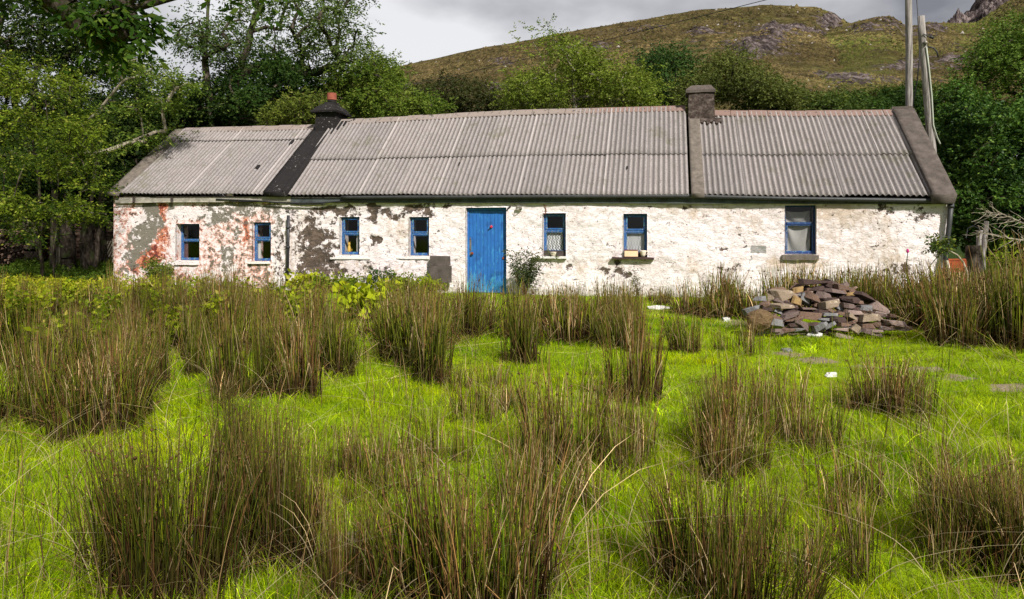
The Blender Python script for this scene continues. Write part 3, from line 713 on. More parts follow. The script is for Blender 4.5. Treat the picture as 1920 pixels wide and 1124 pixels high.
# ---- door
u0, u1, zb_, z1 = RD; dr = empty('door', ((u0 + u1) / 2, .10, 0)); dr.parent = cot
hw = (u1 - u0) / 2 - .004; H = z1
m = MB(); m.box(-hw, -hw + .05, -.01, .06, -.2, H - .004); m.box(hw - .05, hw, -.01, .06, -.2, H - .004); m.box(-hw + .05, hw - .05, -.008, .06, H - .07, H - .004)
m.build('door_frame', MT['door'], dr, bevel=.003)
m = MB(); nb = 9; x0, x1 = -hw + .055, hw - .055
m.box(x0, x1, .042, .055, .02, H - .075)
m.box(x0, x0 + .075, .018, .0415, .02, H - .075); 
for q in range(nb):
    a = x0 + .078 + (x1 - x0 - .078) * q / nb; b = x0 + .078 + (x1 - x0 - .078) * (q + 1) / nb
    m.box(a + .003, b - .003, .026, .0415, .02, H - .15)
m.box(x0 + .078, x1, .022, .0415, H - .146, H - .075)
m.build('door_leaf', MT['door'], dr, bevel=.002)
zd = lambda y: fz(912, y, .1)
ud = lambda x: fu(x, .1) - (u0 + u1) / 2
m = MB(); m.box(ud(880) , ud(883.5), .008, .017, zd(471), zd(450)); m.box(ud(880.5), ud(883), -.002, .008, zd(449), zd(446)); m.box(ud(880.5), ud(883), -.002, .008, zd(468), zd(465))
m.build('latch_plate', MT['brass'], dr, bevel=.002)
m = MB(); m.lathe((0, 0, 0), [(.012, 0), (.012, .03), (.030, .04), (.034, .055), (.026, .07), (.0, .072)], 14)
bmesh.ops.rotate(m.bm, verts=m.bm.verts[:], cent=(0, 0, 0), matrix=Matrix.Rotation(math.radians(90), 3, 'X')); bmesh.ops.translate(m.bm, verts=m.bm.verts[:], vec=(ud(886), .022, zd(475.5)))
m.build('handle', MT['rust'], dr, True)
m = MB(); m.box(ud(879), ud(884), .012, .02, zd(479), zd(473)); m.build('lock_plate', MT['brass'], dr)
# rose ornament and dark hook on the door
m = MB()
for q in range(14):
    an = q * 2.4; rr = .006 + .0016 * q
    c_ = Vector((ud(921) + math.cos(an) * rr, -.005 - .0 * q, zd(425.5) + math.sin(an) * rr)); 
    m.tube([c_ + Vector((0, .025, 0)), c_ + Vector((0, .004, 0)), c_ + Vector((0, -.006, 0))], [.006, .016, .006], 6)
bl = m.build('rose_ornament', MT['redpetal'], None, True); bl.parent = None
bl.matrix_world = Matrix.Translation(cot.location) @ Matrix.Rotation(-TH, 4, 'Z') @ Matrix.Translation(dr.location)
tag(bl, 'small faded red rose ornament fixed to the blue door', 'ornament')
MB().tube([(ud(920), .012, zd(428)), (ud(917), .010, zd(430)), (ud(914.5), .012, zd(432))], [.010, .012, .007], 6).build('hook', MT['black'], dr)
MB().box(ud(942), ud(945), .005, .02, zd(486), zd(482)).build('bolt', MT['rust'], dr)
MB().tube([(fu(951), -.015, fz(951, 395)), (fu(953), -.02, fz(953, 391)), (fu(958), -.03, fz(958, 387))], .018, 6).build('cable', MT['black'], cot)
line([(1021, 403), (1024, 396), (1023, 389), (1019, 384)], -.02, .008, 'cable', MT['rust'])
m = MB(); c_ = Vector((fu(974), -.05, fz(974, 391)))
for q in range(16):
    an = q / 16 * math.tau; m.tube([c_ + Vector((.075 * math.cos(an + k_ * .5), -.03 + .05 * math.sin(k_ * 1.3 + q), .05 * math.sin(an + k_ * .5))) for k_ in range(5)], .008, 5)
m.box(c_.x - .05, c_.x + .05, -.08, 0, c_.z - .03, c_.z + .03); m.rough(.006, 10)
m.build('wall_lamp', MT['fascia'], cot)['label'] = 'rusty wire-caged lamp beside the door'

# ---- things lying or standing at the wall
def cw(u, v, z): return cot_m @ Vector((u, v, z))
cot_m = Matrix.Translation((0, D0, 0)) @ Matrix.Rotation(-TH, 4, 'Z')
def place(o): o.matrix_world = cot_m @ o.matrix_world; return o
def block(pa, pb, ya, yb, v, label):
    u0, u1 = fu(pa, v), fu(pb, v); z0, z1 = fz((pa + pb) / 2, yb, v), fz((pa + pb) / 2, ya, v)
    m = MB(); w, h = (u1 - u0) / 2, z1 - z0; m.box(-w, w, -.05, .05, 0, h); m.rough(.008, 8, 4, pa)
    o = m.build('concrete_block', MT['concrete'], None); o.location = cot_m @ Vector(((u0 + u1) / 2, v, z0)); o.rotation_euler = (0, 0, -TH)
    tag(o, label, 'block')
block(807, 843.5, 480.5, 498, -.12, 'dark square concrete block, upper of two leaning on the wall left of the door')
block(806.5, 846, 498.5, 530, -.16, 'dark concrete block standing in the weeds under the upper block by the door')
# figurine inside the third window
r3 = RC[2]; m = MB(); fx, fy, fzv = fu(659, .3), .17, r3[2] + .055
m.lathe((0, 0, 0), [(.045, 0), (.05, .05), (.045, .12), (.030, .165), (.026, .185), (.034, .205), (.034, .235), (.018, .26), (.002, .262)], 14)
for s_ in (-1, 1): m.tube([(s_ * .020, 0, .25), (s_ * .024, 0, .285)], [.011, .002], 6)
m.tube([(.045, 0, .01), (.07, 0, .05), (.06, 0, .09)], .011, 6)
o = m.build('cat_figurine', MT['ochre'], None, True); o.location = cot_m @ Vector((fx, fy, fzv)); tag(o, 'small ochre cat figurine standing behind the glass of a blue window', 'figurine')
m = MB(); m.lathe((0, 0, 0), [(.045, 0), (.062, .03), (.072, .08), (.080, .092), (.070, .092), (.055, .03)], 18); m.lathe((0, 0, .091), [(.03, -.02), (.03, -.015)], 6)
o = m.build('bowl', MT['cream'], None, True); o.location = cot_m @ Vector((fu(1037.5, -.0), -.0, fz(1037, 481) + .012)); tag(o, 'small round cream bowl on the sill of the lace window beside the door', 'bowl')
m = MB(); hw = (fu(1196) - fu(1171)) / 2; hh = .145
m.box(-hw, hw, -.05, .05, 0, hh); bt = m.build('planter_box', MT['boxcream'], None, bevel=.006); bt.location = cot_m @ Vector((fu(1183.5), -.02, fz(1183, 482.2) + .006)); bt.rotation_euler = (0, 0, -TH)
MB().box(-hw - .008, hw + .008, -.058, .058, hh - .002, hh + .022).build('lid', MT['boxred'], bt, bevel=.004)
tag(bt, 'cream rectangular tub with dull red rim on the dark ledge', 'tub')
m = MB(); m.lathe((0, 0, 0), [(.040, 0), (.055, .05), (.072, .12), (.076, .145), (.068, .145), (.048, .04)], 18)
mug = m.build('jug', MT['cream'], None, True); mug.location = cot_m @ Vector((fu(1206), -.02, fz(1206, 482.2) + .006)); mug.rotation_euler = (0, 0, -TH)
MB().tube([(.066, 0, .125), (.105, 0, .12), (.110, 0, .07), (.058, 0, .045)], .009, 7).build('handle', MT['cream'], mug, True)
tag(mug, 'off-white jug with a handle beside the tub on the dark ledge', 'jug')
# ================================================================ ground
def dirtmask(x, y):
    px = CX + F * x / np.maximum(y, .5); py = HY + F * CAMH / np.maximum(y, .5)
    m = np.zeros_like(x)
    for a, b, rx, ry, w in [(1480, 662, 34, 6, .72), (1535, 672, 36, 7, .85), (1640, 686, 60, 7, .62), (1735, 692, 34, 8, .85), (1790, 712, 50, 9, .6), (1890, 732, 34, 8, .85), (1400, 605, 90, 14, .62),
                            (1520, 628, 120, 8, .55), (1240, 580, 40, 5, .5), (660, 1010, 60, 40, .62), (1480, 1040, 50, 20, .5), (1330, 592, 30, 8, .5)]:
        m = np.maximum(m, w * np.exp(-(((px - a) / rx) ** 2 + ((py - b) / ry) ** 2) * .7))
    return m
xs = np.concatenate([np.linspace(-900, -60, 22), np.linspace(-50, -14, 40), np.linspace(-13.5, 13.5, 330), np.linspace(14, 50, 40), np.linspace(60, 900, 22)])
ys = np.concatenate([np.linspace(-120, -2, 16), np.linspace(-1.5, 18, 260), np.linspace(18.3, 60, 90), np.linspace(65, 1200, 30)])
GX, GY = np.meshgrid(xs, ys, indexing='ij'); GZ = ground(GX, np.minimum(GY, 60)) 
GZ = GZ - np.maximum(GY - 60, 0) * .05
near = (GY > 0) & (GY < 18)
for i, j in zip(*np.where(near & (abs(GX) < 13.6))):
    GZ[i, j] += mnoise.noise(Vector((GX[i, j] * 5, GY[i, j] * 5, 0))) * .022
nx_, ny_ = GX.shape; idg = np.arange(nx_ * ny_).reshape(nx_, ny_)
lanes = dirtmask(GX, GY)
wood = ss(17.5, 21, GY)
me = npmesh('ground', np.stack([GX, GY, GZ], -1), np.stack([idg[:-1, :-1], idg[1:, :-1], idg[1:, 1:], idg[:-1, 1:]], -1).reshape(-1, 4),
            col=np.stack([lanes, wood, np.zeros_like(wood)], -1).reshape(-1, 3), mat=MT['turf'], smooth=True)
tag(obj('ground', me), kind='structure')

# ================================================================ hills
HEATH = []
def hill(name, prof, R0, R1, e0px, rock, seed, shape=.8, nrow=200, ncol=640, rough=1.0, back=1.35, green=[], heath=0):
    px = np.linspace(prof[0][0], prof[-1][0], ncol); sil = np.interp(px, [p[0] for p in prof], [p[1] for p in prof])
    t = np.concatenate([np.linspace(0, 1, nrow), 1 + np.linspace(.02, 1, 12) * .5]); T, P = np.meshgrid(t, px, indexing='xy')
    T, P = T.T, P.T; T = np.broadcast_to(t[None, :], (ncol, len(t))); P = np.broadcast_to(px[:, None], T.shape); E = np.broadcast_to(((HY - sil) / F)[:, None], T.shape)
    e0 = (HY - e0px) / F; Tm = np.minimum(T, 1)
    R = R0 + (R1 - R0) * T ** 1.3
    el = e0 + (E - e0) * Tm ** shape
    Z = CAMH + R * el; over = np.maximum(T - 1, 0); Z = Z - over * (R1 - R0) * .9
    X = (P - CX) / F * R; Y = R
    ppy = HY - (Z - CAMH) / R * F
    rk = field(rock, P, ppy) if rock else np.zeros_like(P)
    gr = field(green, P, ppy) if green else np.zeros_like(P)
    D = np.zeros_like(X); fl = Z.shape
    for i in range(fl[0]):
        for j in range(fl[1]):
            v = Vector((X[i, j], Y[i, j], seed * 13.7))
            a = mnoise.fractal(v * .02, 1.0, 2.1, 5) * 2.6 + mnoise.fractal(v * .11, .9, 2.2, 4) * .85
            b = abs(mnoise.fractal(v * .09, .8, 2.2, 5))
            D[i, j] = a * (1 if rk[i, j] < .4 else 1.2) + max(0, rk[i, j] - .30) * (b * 9 + abs(mnoise.fractal(v * .3, .8, 2.2, 3)) * 4)
    fade = np.minimum(1, np.abs(T - 1) * 6 + .22) * np.minimum(1, T * 8) * rough
    Z = Z + D * fade * (R / 200) * .8
    global HEATH
    rg = np.random.default_rng(seed + 70); n = heath; fi = rg.uniform(0, fl[0] - 1.001, n); fj = rg.uniform(nrow * .06, nrow - 2.001, n) ** 1.0; i0, j0 = fi.astype(int), fj.astype(int); fi -= i0; fj -= j0
    bl = lambda A: (A[i0, j0] * (1 - fi) + A[i0 + 1, j0] * fi) * (1 - fj) + (A[i0, j0 + 1] * (1 - fi) + A[i0 + 1, j0 + 1] * fi) * fj
    if n: HEATH.append(np.stack([bl(X), bl(Y), bl(Z), bl(rk), bl(gr)], -1))
    idh = np.arange(X.size).reshape(X.shape)
    me = npmesh(name, np.stack([X, Y, Z], -1), np.stack([idh[:-1, :-1], idh[1:, :-1], idh[1:, 1:], idh[:-1, 1:]], -1).reshape(-1, 4),
                col=np.stack([np.maximum(rk, .0) * .85 + .17, gr, np.zeros_like(gr)], -1).reshape(-1, 3), mat=MT['moor'], smooth=True)
    return tag(obj(name, me), kind='structure')
hill('hill', [(-350, 325), (0, 290), (400, 212), (600, 160), (690, 137), (730, 128), (800, 112), (860, 98), (930, 85), (1000, 74), (1060, 61), (1150, 46), (1200, 37), (1250, 28), (1320, 18), (1400, 13), (1430, 9), (1470, 11), (1530, 13), (1565, 27), (1592, 46), (1640, 90), (1760, 150), (1900, 200)],
     60, 240, 205, [(1455, 60, 30, 14, .75), (1480, 58, 60, 10, .62), (1560, 40, 24, 18, .68), (1425, 92, 50, 14, .66), (1410, 103, 26, 9, .75), (1380, 48, 40, 6, .5), (940, 115, 30, 6, .5), (930, 172, 40, 8, .62), (1320, 66, 26, 5, .56), (1560, 60, 40, 8, .5), (1200, 60, 60, 5, .47), (1100, 90, 50, 6, .45), (760, 165, 30, 5, .5)], 1,
     green=[(1440, 30, 120, 20, .3), (1000, 90, 120, 15, .1)], heath=150000)
hill('hill', [(1200, 300), (1330, 175), (1400, 135), (1450, 108), (1500, 82), (1550, 60), (1592, 45), (1620, 37), (1645, 31), (1668, 30), (1680, 35), (1694, 45), (1712, 47), (1740, 42), (1780, 42), (1800, 44), (1830, 42), (1860, 24), (1890, 2), (1930, -20), (2100, -100), (2250, -150)],
     55, 190, 215, [(1500, 142, 44, 12, .70), (1660, 38, 24, 8, .6), (1700, 60, 40, 10, .5), (1590, 155, 60, 12, .6), (1750, 60, 30, 9, .58), (1800, 110, 40, 14, .5), (1700, 120, 50, 8, .52), (1480, 120, 30, 8, .52), (1620, 60, 30, 8, .45)], 2, rough=1.1,
     green=[(1560, 105, 130, 40, .75), (1850, 60, 60, 40, .7), (1650, 80, 80, 20, .4)], heath=75000)
hill('crag', [(1740, 80), (1790, 52), (1803, 42), (1815, 30), (1830, 16), (1842, 4), (1860, -8), (1900, -30), (2000, -110), (2500, -260)], 260, 330, 120, [(1900, 20, 400, 200, .9)], 3, rough=1.3, nrow=90, ncol=160)

H = np.concatenate(HEATH); rg = np.random.default_rng(3); nzv = np.array([mnoise.noise(Vector((q[0] * .05, q[1] * .05, 1.3))) + .6 * mnoise.noise(Vector((q[0] * .18, q[1] * .18, 5.))) for q in H])
ok = (H[:, 3] < .52 + rg.normal(size=len(H)) * .05) & (rg.random(len(H)) < .55 + nzv * 1.1); H = H[ok]; nzv = nzv[ok]; n = len(H); sz = H[:, 1] / 200 * rg.uniform(.22, .70, n) * np.where(rg.random(n) < .05, 1.8, 1)
an = np.arange(5) / 5 * 2 * np.pi; ring = np.stack([np.cos(an), np.sin(an), np.full(5, -.35)], -1)[None] * rg.uniform(.6, 1.4, (n, 5, 1)); top = np.stack([rg.normal(size=n) * .25, rg.normal(size=n) * .25, rg.uniform(.35, .75, n)], -1)[:, None]
V = (np.concatenate([ring, top], 1) * sz[:, None, None] + H[:, None, :3]).reshape(-1, 3); T = (np.arange(n)[:, None, None] * 6 + np.array([[i, (i + 1) % 5, 5] for i in range(5)])[None]).reshape(-1, 3)
u = rg.random((n, 1)); gm = np.clip(H[:, 4:5] * 1.1 + nzv[:, None] * .5 - .1, 0, 1) * (rg.random((n, 1)) < .7)
c = (np.array([.030, .024, .010]) * (1 - u) + np.array([.138, .100, .042]) * u) * (1 - gm) + (np.array([.042, .056, .010]) * (1 - u) + np.array([.115, .130, .024]) * u) * gm
c *= (.86 + .75 * np.array([mnoise.noise(Vector((q[0] * .022, q[1] * .03, 9.))) for q in H]))[:, None].clip(.4, 1.4); w_ = rg.random(n) < .004; c[w_] = np.array([.26, .23, .21])  # dark heather patches, also painting shade into the hillside folds
tag(obj('heather', npmesh('heather', V, None, T, col=np.repeat(c, 6, 0), mat=leafmat('heather', .05, .9, spec=.05))), 'low heather and coarse grass tussocks covering the hillside', 'heather', kind='stuff')

# ================================================================ vegetation builders
def leafquads(c, d, L, Wd, rng):
    """rhombic leaves: c base points, d directions, L lengths, Wd widths"""
    n = len(c); r = rng.normal(size=(n, 3)); r[:, 2] *= .35
    s = np.cross(d, np.cross(r, d) + 1e-6); s = np.cross(d, r); s /= np.linalg.norm(s, axis=1, keepdims=True) + 1e-9
    up = np.cross(s, d); L = L[:, None]; Wd = Wd[:, None]
    m = c + d * L * .45
    V = np.stack([c, m + s * Wd * .5 + up * L * .06, c + d * L - up * L * .10, m - s * Wd * .5 + up * L * .06], 1)
    return V.reshape(-1, 3)
def norm(a): return a / (np.linalg.norm(a, axis=-1, keepdims=True) + 1e-9)
def foliage(name, cl, rad, per, leaflet, L, wr, cols, rng, mat, droop=.2, flat=.62, pinn=False, loc=(0, 0, 0), cvar=.35):
    """cl: cluster centres; per sprays each; leaflets on each spray"""
    n = len(cl) * per; ci = np.repeat(np.arange(len(cl)), per)
    g = rng.normal(size=(n, 3)) * .48; rr = np.linalg.norm(g, axis=1, keepdims=True); g = g / np.maximum(rr, .01) * np.minimum(rr, 1.25)
    off = g * rad[ci][:, None]; off[:, 2] *= flat
    base = cl[ci] + off
    d = norm(norm(off + 1e-3) * .8 + rng.normal(size=(n, 3)) * .6 + np.array([0, 0, -droop]))
    k = leaflet; sprl = L * (k * .45 if pinn else 1.2)
    ks = np.tile(np.arange(k), n); bi = np.repeat(np.arange(n), k)
    t = (ks + 1) / k
    side = norm(np.cross(d, rng.normal(size=(n, 3)) * .25 + np.array([0, 0, 1])))
    pos = base[bi] + d[bi] * (t * sprl)[:, None]
    sgn = np.where(ks % 2 == 0, 1, -1)[:, None]
    ld = norm(d[bi] * .6 + side[bi] * sgn * np.where(ks == k - 1, 0, 1)[:, None] + rng.normal(size=(n * k, 3)) * .28 + np.array([0, 0, -.12]))
    ll = L * rng.uniform(.7, 1.25, n * k)
    V = leafquads(pos, ld, ll, ll * wr, rng)
    cols = np.asarray(cols, float)
    w = rng.random(len(cl)); basec = cols[0] * (1 - w[:, None]) + cols[1] * w[:, None]
    cc = basec[ci][bi] * (1 + rng.normal(size=(n * k, 1)) * cvar * .5).clip(.45, 1.7)
    if len(cols) > 2:
        pick = rng.random(n * k) < .10; cc[pick] = cols[2] * rng.uniform(.7, 1.2, (pick.sum(), 1))
    cc = np.repeat(cc, 4, 0)
    q = np.arange(len(V)).reshape(-1, 4)
    return npmesh(name, V - np.array(loc), q, col=cc, mat=mat)
def tubes(name, segs, mat, n=6, loc=(0, 0, 0)):
    """segs: arrays p0,p1,r0,r1"""
    p0, p1, r0, r1 = [np.asarray(a, float) for a in segs]
    d = norm(p1 - p0); a = norm(np.cross(d, np.array([.31, .17, .93]))); b = np.cross(d, a)
    th = np.arange(n) / n * 2 * np.pi; ring = (a[:, None, :] * np.cos(th)[None, :, None] + b[:, None, :] * np.sin(th)[None, :, None])
    A = p0[:, None] + ring * r0[:, None, None]; B = p1[:, None] + ring * r1[:, None, None]
    V = np.concatenate([A, B], 1); m = len(p0); i = np.arange(m)[:, None] * 2 * n; j = np.arange(n)[None]
    Q = np.stack([i + j, i + (j + 1) % n, i + n + (j + 1) % n, i + n + j], -1).reshape(-1, 4)
    return npmesh(name, V.reshape(-1, 3) - np.array(loc), Q, mat=mat, smooth=True)
def grow(trunks, att, r0, rng, step=.45, jit=.09, minr=.010, up=.12):
    pos = []; par = []; w = []
    for t in trunks:
        t = [np.array(p) for p in t]; last = -1; pos.append(t[0]); par.append(-1); last = len(pos) - 1
        for a, b in zip(t, t[1:]):
            m = max(1, int(np.linalg.norm(b - a) / .35))
            for q in range(1, m + 1):
                pos.append(a + (b - a) * q / m + rng.normal(size=3) * .02); par.append(last); last = len(pos) - 1
    nt = len(pos); base = np.mean([t[0] for t in trunks], 0); w = [0] * nt
    att = att[np.argsort(np.linalg.norm(att - np.array(trunks[0][-1])[None] * .5 - base[None] * .5, axis=1))]
    for a in att:
        P = np.array(pos); dd = np.linalg.norm(P - a, axis=1) + np.maximum(P[:, 2] - a[2] + .15, 0) * 1.5
        lo = P[:, 2] < base[2] + .9
        dd = dd + lo * 3; k = int(np.argmin(dd)); p = P[k]; D = np.linalg.norm(a - p); m = max(2, int(D / step)); last = k
        for q in range(1, m + 1):
            t = q / m; c = p + (a - p) * t + rng.normal(size=3) * jit * D * .5 * (1 - t) * t * 2; c[2] += up * D * math.sin(t * math.pi)
            pos.append(c); par.append(last); w.append(0); last = len(pos) - 1
        w[last] += 1
    w = np.array(w, float)
    for i in range(len(pos) - 1, -1, -1):
        if par[i] >= 0: w[par[i]] += w[i]
    tot = max(w.max(), 1); pos = np.array(pos); par = np.array(par); r = np.maximum(r0 * (w / tot) ** .5, minr)
    for i in range(nt):
        if par[i] >= 0: r[i] = max(r[i], r0 * .45 * (1 - .5 * (pos[i][2] - base[2]) / max(.5, trunks[0][-1][2] - base[2])))
    ok = np.where(par >= 0)[0]
    return (pos[par[ok]], pos[ok], np.minimum(r[par[ok]], r[ok] * 1.35 + .003), r[ok])
def ellip(px, py, rx, ry, Y, dep, n, rng, shell=.55):
    """cluster centres inside a lobe of crown; size from the surveyed picture, own depth"""
    c = np.array(W(px, py, Y)); s = Y / F
    g = norm(rng.normal(size=(n, 3))) * (rng.random((n, 1)) ** (1 / 3) * (1 - shell) + shell * rng.uniform(.75, 1, (n, 1)))
    return c + g * np.array([rx * s, dep, ry * s])
TREES = 0
def tree(name, label, trunks, lobes, cols, r0, seed, per=36, leaflet=5, L=.10, wr=.42, rad=.62, bark='bark', mat='leaf', group=None, pinn=False, droop=.25, cat='tree', flat=.62, shell=.5, jit=.09, twigs=True, minr=.012, part='trunk', cvar=.35):
    rng = np.random.default_rng(seed)
    tr = [[np.array(W(*p)) if len(p) == 3 else np.array(p[:3]) for p in t] for t in trunks]
    for t in tr: t[0] = np.array([t[0][0], t[0][1], gz(t[0][0], t[0][1]) - .1])
    for t in tr[1:]: t.insert(0, tr[0][0] - np.array([0, 0, .25]))
    A = np.concatenate([ellip(*l[:5], l[5], int(l[6]), rng, shell) for l in lobes])
    base = tr[0][0]
    root = empty(name, tuple(base)); tag(root, label, cat, group)
    seg = grow(tr, A, r0, rng, jit=jit, minr=minr)
    obj(part, tubes(part, seg, MT[bark], 7, base), root)
    rr = rad * rng.uniform(.7, 1.3, len(A))
    obj('crown', foliage('crown', A, rr, per, leaflet, L, wr, cols, rng, MT[mat], droop, flat, pinn, base, cvar), root)
    return root
G_MID = [(.050, .105, .012), (.095, .165, .020), (.16, .20, .04)]
G_DARK = [(.018, .042, .008), (.040, .080, .012), (.07, .11, .02)]
G_YEL = [(.105, .150, .018), (.185, .220, .025), (.25, .25, .05)]
G_OLIVE = [(.055, .075, .018), (.105, .125, .028), (.15, .15, .05)]
G_DEEP = [(.012, .030, .006), (.030, .062, .010), (.06, .09, .02)]
# ================================================================ trees and bushes, left to right
tree('ash_tree', 'tall open ash tree with two trunks behind the left roof, sky showing through its crown', [[(402, 420, 25), (396, 230, 25), (384, 120, 25), (392, 0, 25)], [(440, 420, 26), (432, 200, 26), (470, 60, 26), (500, -20, 26)]],
     [(410, 60, 60, 40, 25, 1.6, 13), (520, 20, 80, 50, 25.5, 2.0, 18), (610, 60, 80, 45, 25.5, 1.8, 20), (640, 100, 40, 25, 25, 1.2, 10), (560, 120, 60, 35, 26, 1.5, 14), (370, 70, 50, 40, 24, 1.5, 14), (470, -80, 170, 60, 25.5, 2.6, 30), (630, 0, 60, 60, 26, 1.5, 16)],
     [(.035, .065, .014), (.085, .125, .028), (.12, .15, .05)], .22, 11, per=26, leaflet=6, L=.12, wr=.42, rad=.68, pinn=True, droop=.35, bark='bark')
tree('tree', 'dark bushy tree filling the gap behind the leaning pale trunk', [[(250, 460, 24), (255, 300, 24)]],
     [(190, 250, 120, 70, 24.5, 2.0, 40), (300, 200, 90, 60, 25, 2.0, 34), (270, 290, 90, 50, 24.5, 1.8, 26), (150, 330, 90, 60, 23.5, 1.8, 30), (390, 195, 60, 30, 25, 1.4, 14)],
     [(.009, .020, .004), (.030, .056, .009), (.11, .15, .03)], .26, 12, per=62, leaflet=5, L=.12, wr=.5, rad=.72)
tree('tree', 'dark holly-like tree behind the left roof ridge between ash trunks and chimney', [[(500, 430, 25), (500, 280, 25)]],
     [(470, 195, 60, 38, 25, 1.8, 22), (540, 165, 60, 40, 26, 1.8, 22), (430, 170, 50, 40, 26, 1.5, 16), (505, 120, 60, 35, 26.5, 1.6, 14)],
     G_DEEP, .2, 13, per=60, leaflet=5, L=.11, wr=.5, rad=.66)
tree('willow_bush', 'yellow-green bush just left of the terracotta chimney pot', [[(570, 420, 23.5), (570, 300, 23.5)]],
     [(568, 208, 30, 20, 23.5, 1.0, 11), (530, 220, 34, 12, 23.5, .8, 7), (612, 205, 26, 18, 24, .9, 7)], [(.060, .085, .014), (.125, .155, .020), (.2, .2, .05)], .1, 14, per=60, leaflet=5, L=.10, rad=.5, cat='bush', wr=.4)
tree('tree', 'mid-green spreading tree right of the black chimney', [[(700, 430, 26), (700, 260, 26)]],
     [(690, 170, 60, 44, 26, 1.8, 32), (740, 195, 50, 30, 25, 1.5, 20), (650, 160, 40, 34, 27, 1.5, 16), (790, 205, 34, 20, 25.5, 1.0, 10), (700, 130, 50, 18, 26, 1.2, 10)], [(.045, .085, .010), (.12, .165, .020), (.17, .20, .04)], .18, 15, per=62, leaflet=5, L=.11, rad=.62)
tree('gorse_bush', 'dark scrub bush low on the slope between two lighter trees', [[(860, 380, 40), (860, 250, 40)]],
     [(850, 180, 70, 24, 40, 2.5, 30), (900, 190, 60, 20, 39, 2.0, 22), (800, 175, 30, 16, 42, 2, 10)], [(.022, .030, .009), (.055, .062, .018), (.09, .06, .035)], .12, 16, per=64, leaflet=5, L=.15, rad=.85, cat='bush')
tree('ash_tree', 'light green many-stemmed ash with pale bare stems behind the middle of the ridge', [[(1055, 420, 25), (1050, 260, 25), (1040, 130, 25)], [(1075, 420, 25), (1082, 250, 25), (1070, 110, 25)], [(1120, 420, 25), (1130, 260, 25), (1150, 150, 25)]],
     [(1005, 172, 60, 28, 25, 1.6, 20), (1080, 165, 80, 34, 25.5, 1.8, 30), (1165, 165, 55, 34, 25, 1.6, 24), (1060, 115, 60, 22, 25, 1.2, 9), (1125, 122, 50, 18, 25, 1.2, 8), (1018, 78, 24, 12, 25, .6, 3), (1200, 175, 30, 24, 25, 1.2, 10), (975, 185, 26, 18, 25, 1, 7)],
     [(.075, .115, .014), (.145, .190, .022), (.20, .22, .05)], .10, 17, per=46, leaflet=6, L=.10, rad=.62, pinn=True, bark='palebark', minr=.016, droop=.1)
tree('tree', 'dark green rounded tree rising left of the bare chimney', [[(1250, 420, 31), (1250, 250, 31)]],
     [(1245, 125, 46, 26, 31, 1.6, 24), (1275, 160, 40, 34, 31, 1.6, 22), (1230, 165, 34, 26, 30, 1.5, 14)], [(.022, .052, .012), (.045, .088, .020), (.08, .12, .03)], .16, 18, per=72, leaflet=5, L=.12, rad=.7)
tree('willow_bush', 'olive willow bush with thin stems above the bare chimney', [[(1365, 400, 29), (1360, 240, 29)]],
     [(1340, 150, 56, 36, 29, 1.8, 30), (1400, 160, 46, 30, 29, 1.6, 22), (1300, 175, 30, 30, 28.5, 1.4, 12), (1370, 120, 40, 20, 29, 1.2, 10)], G_OLIVE, .12, 19, per=66, leaflet=5, L=.11, rad=.62, cat='bush', wr=.34)
for i, (px, py, rx, ry, Y, col, lab) in enumerate([(1440, 186, 46, 18, 29, G_OLIVE, 'grey-green hedge bush right behind the right-hand ridge, nearest the bare chimney'), (1520, 200, 50, 12, 30, [(.030, .055, .012), (.075, .110, .022), (.12, .15, .03)], 'low green hedge bush behind the middle of the right-hand ridge'),
        (1600, 204, 50, 10, 32, G_DARK, 'dark low hedge bush behind the right-hand ridge left of the poles'), (1672, 202, 44, 11, 33, G_DEEP, 'very dark hedge bush at the foot of the straight pole')]):
    tree('hedge_bush', lab, [[(px, 380, Y), (px, 260, Y)]], [(px, py, rx, ry, Y, 1.6, 26), (px + 30, py + 12, rx, ry * .8, Y - .5, 1.4, 14)], col, .1, 30 + i, per=64, leaflet=5, L=.12, rad=.66, cat='bush')
for i, (px, py, rx, ry, Y) in enumerate([(1560, 186, 50, 7, 44), (1470, 184, 40, 7, 42), (1640, 178, 50, 6, 50), (1700, 172, 40, 6, 48), (1760, 180, 50, 10, 40)]):
    tree('scrub', ['dark scrub on the near slope above the right roof', 'dark scrub just right of the chimney on the slope', 'thin line of scrub across the slope left of the straight pole', 'dark scrub on the slope behind the two poles', 'dark scrub on the slope right of the leaning pole'][i], [[(px, 330, Y), (px, 220, Y)]], [(px, py, rx, ry, Y, 2.0, 22)], G_DARK if i % 2 else G_OLIVE, .08, 40 + i, per=40, leaflet=5, L=.15, rad=.42, cat='bush')
tree('tree', 'large glossy dark green tree filling the right edge beyond the gable', [[(1870, 470, 19), (1865, 330, 19), (1860, 200, 19)], [(1900, 470, 19.5), (1910, 330, 19.5)]],
     [(1850, 235, 80, 50, 19, 1.6, 44), (1850, 310, 70, 50, 18.5, 1.5, 44), (1900, 260, 70, 70, 19, 1.6, 40), (1860, 380, 90, 50, 18.2, 1.4, 44), (1800, 290, 44, 50, 19.5, 1.2, 22), (1980, 320, 80, 120, 19, 1.8, 44), (1820, 420, 60, 40, 18.5, 1.2, 22), (1790, 200, 34, 40, 20, 1.2, 14), (1920, 430, 80, 36, 18.2, 1.2, 20)],
     [(.012, .034, .007), (.055, .115, .016), (.12, .19, .03)], .24, 21, per=60, leaflet=5, L=.088, rad=.37, mat='glossleaf', wr=.55)
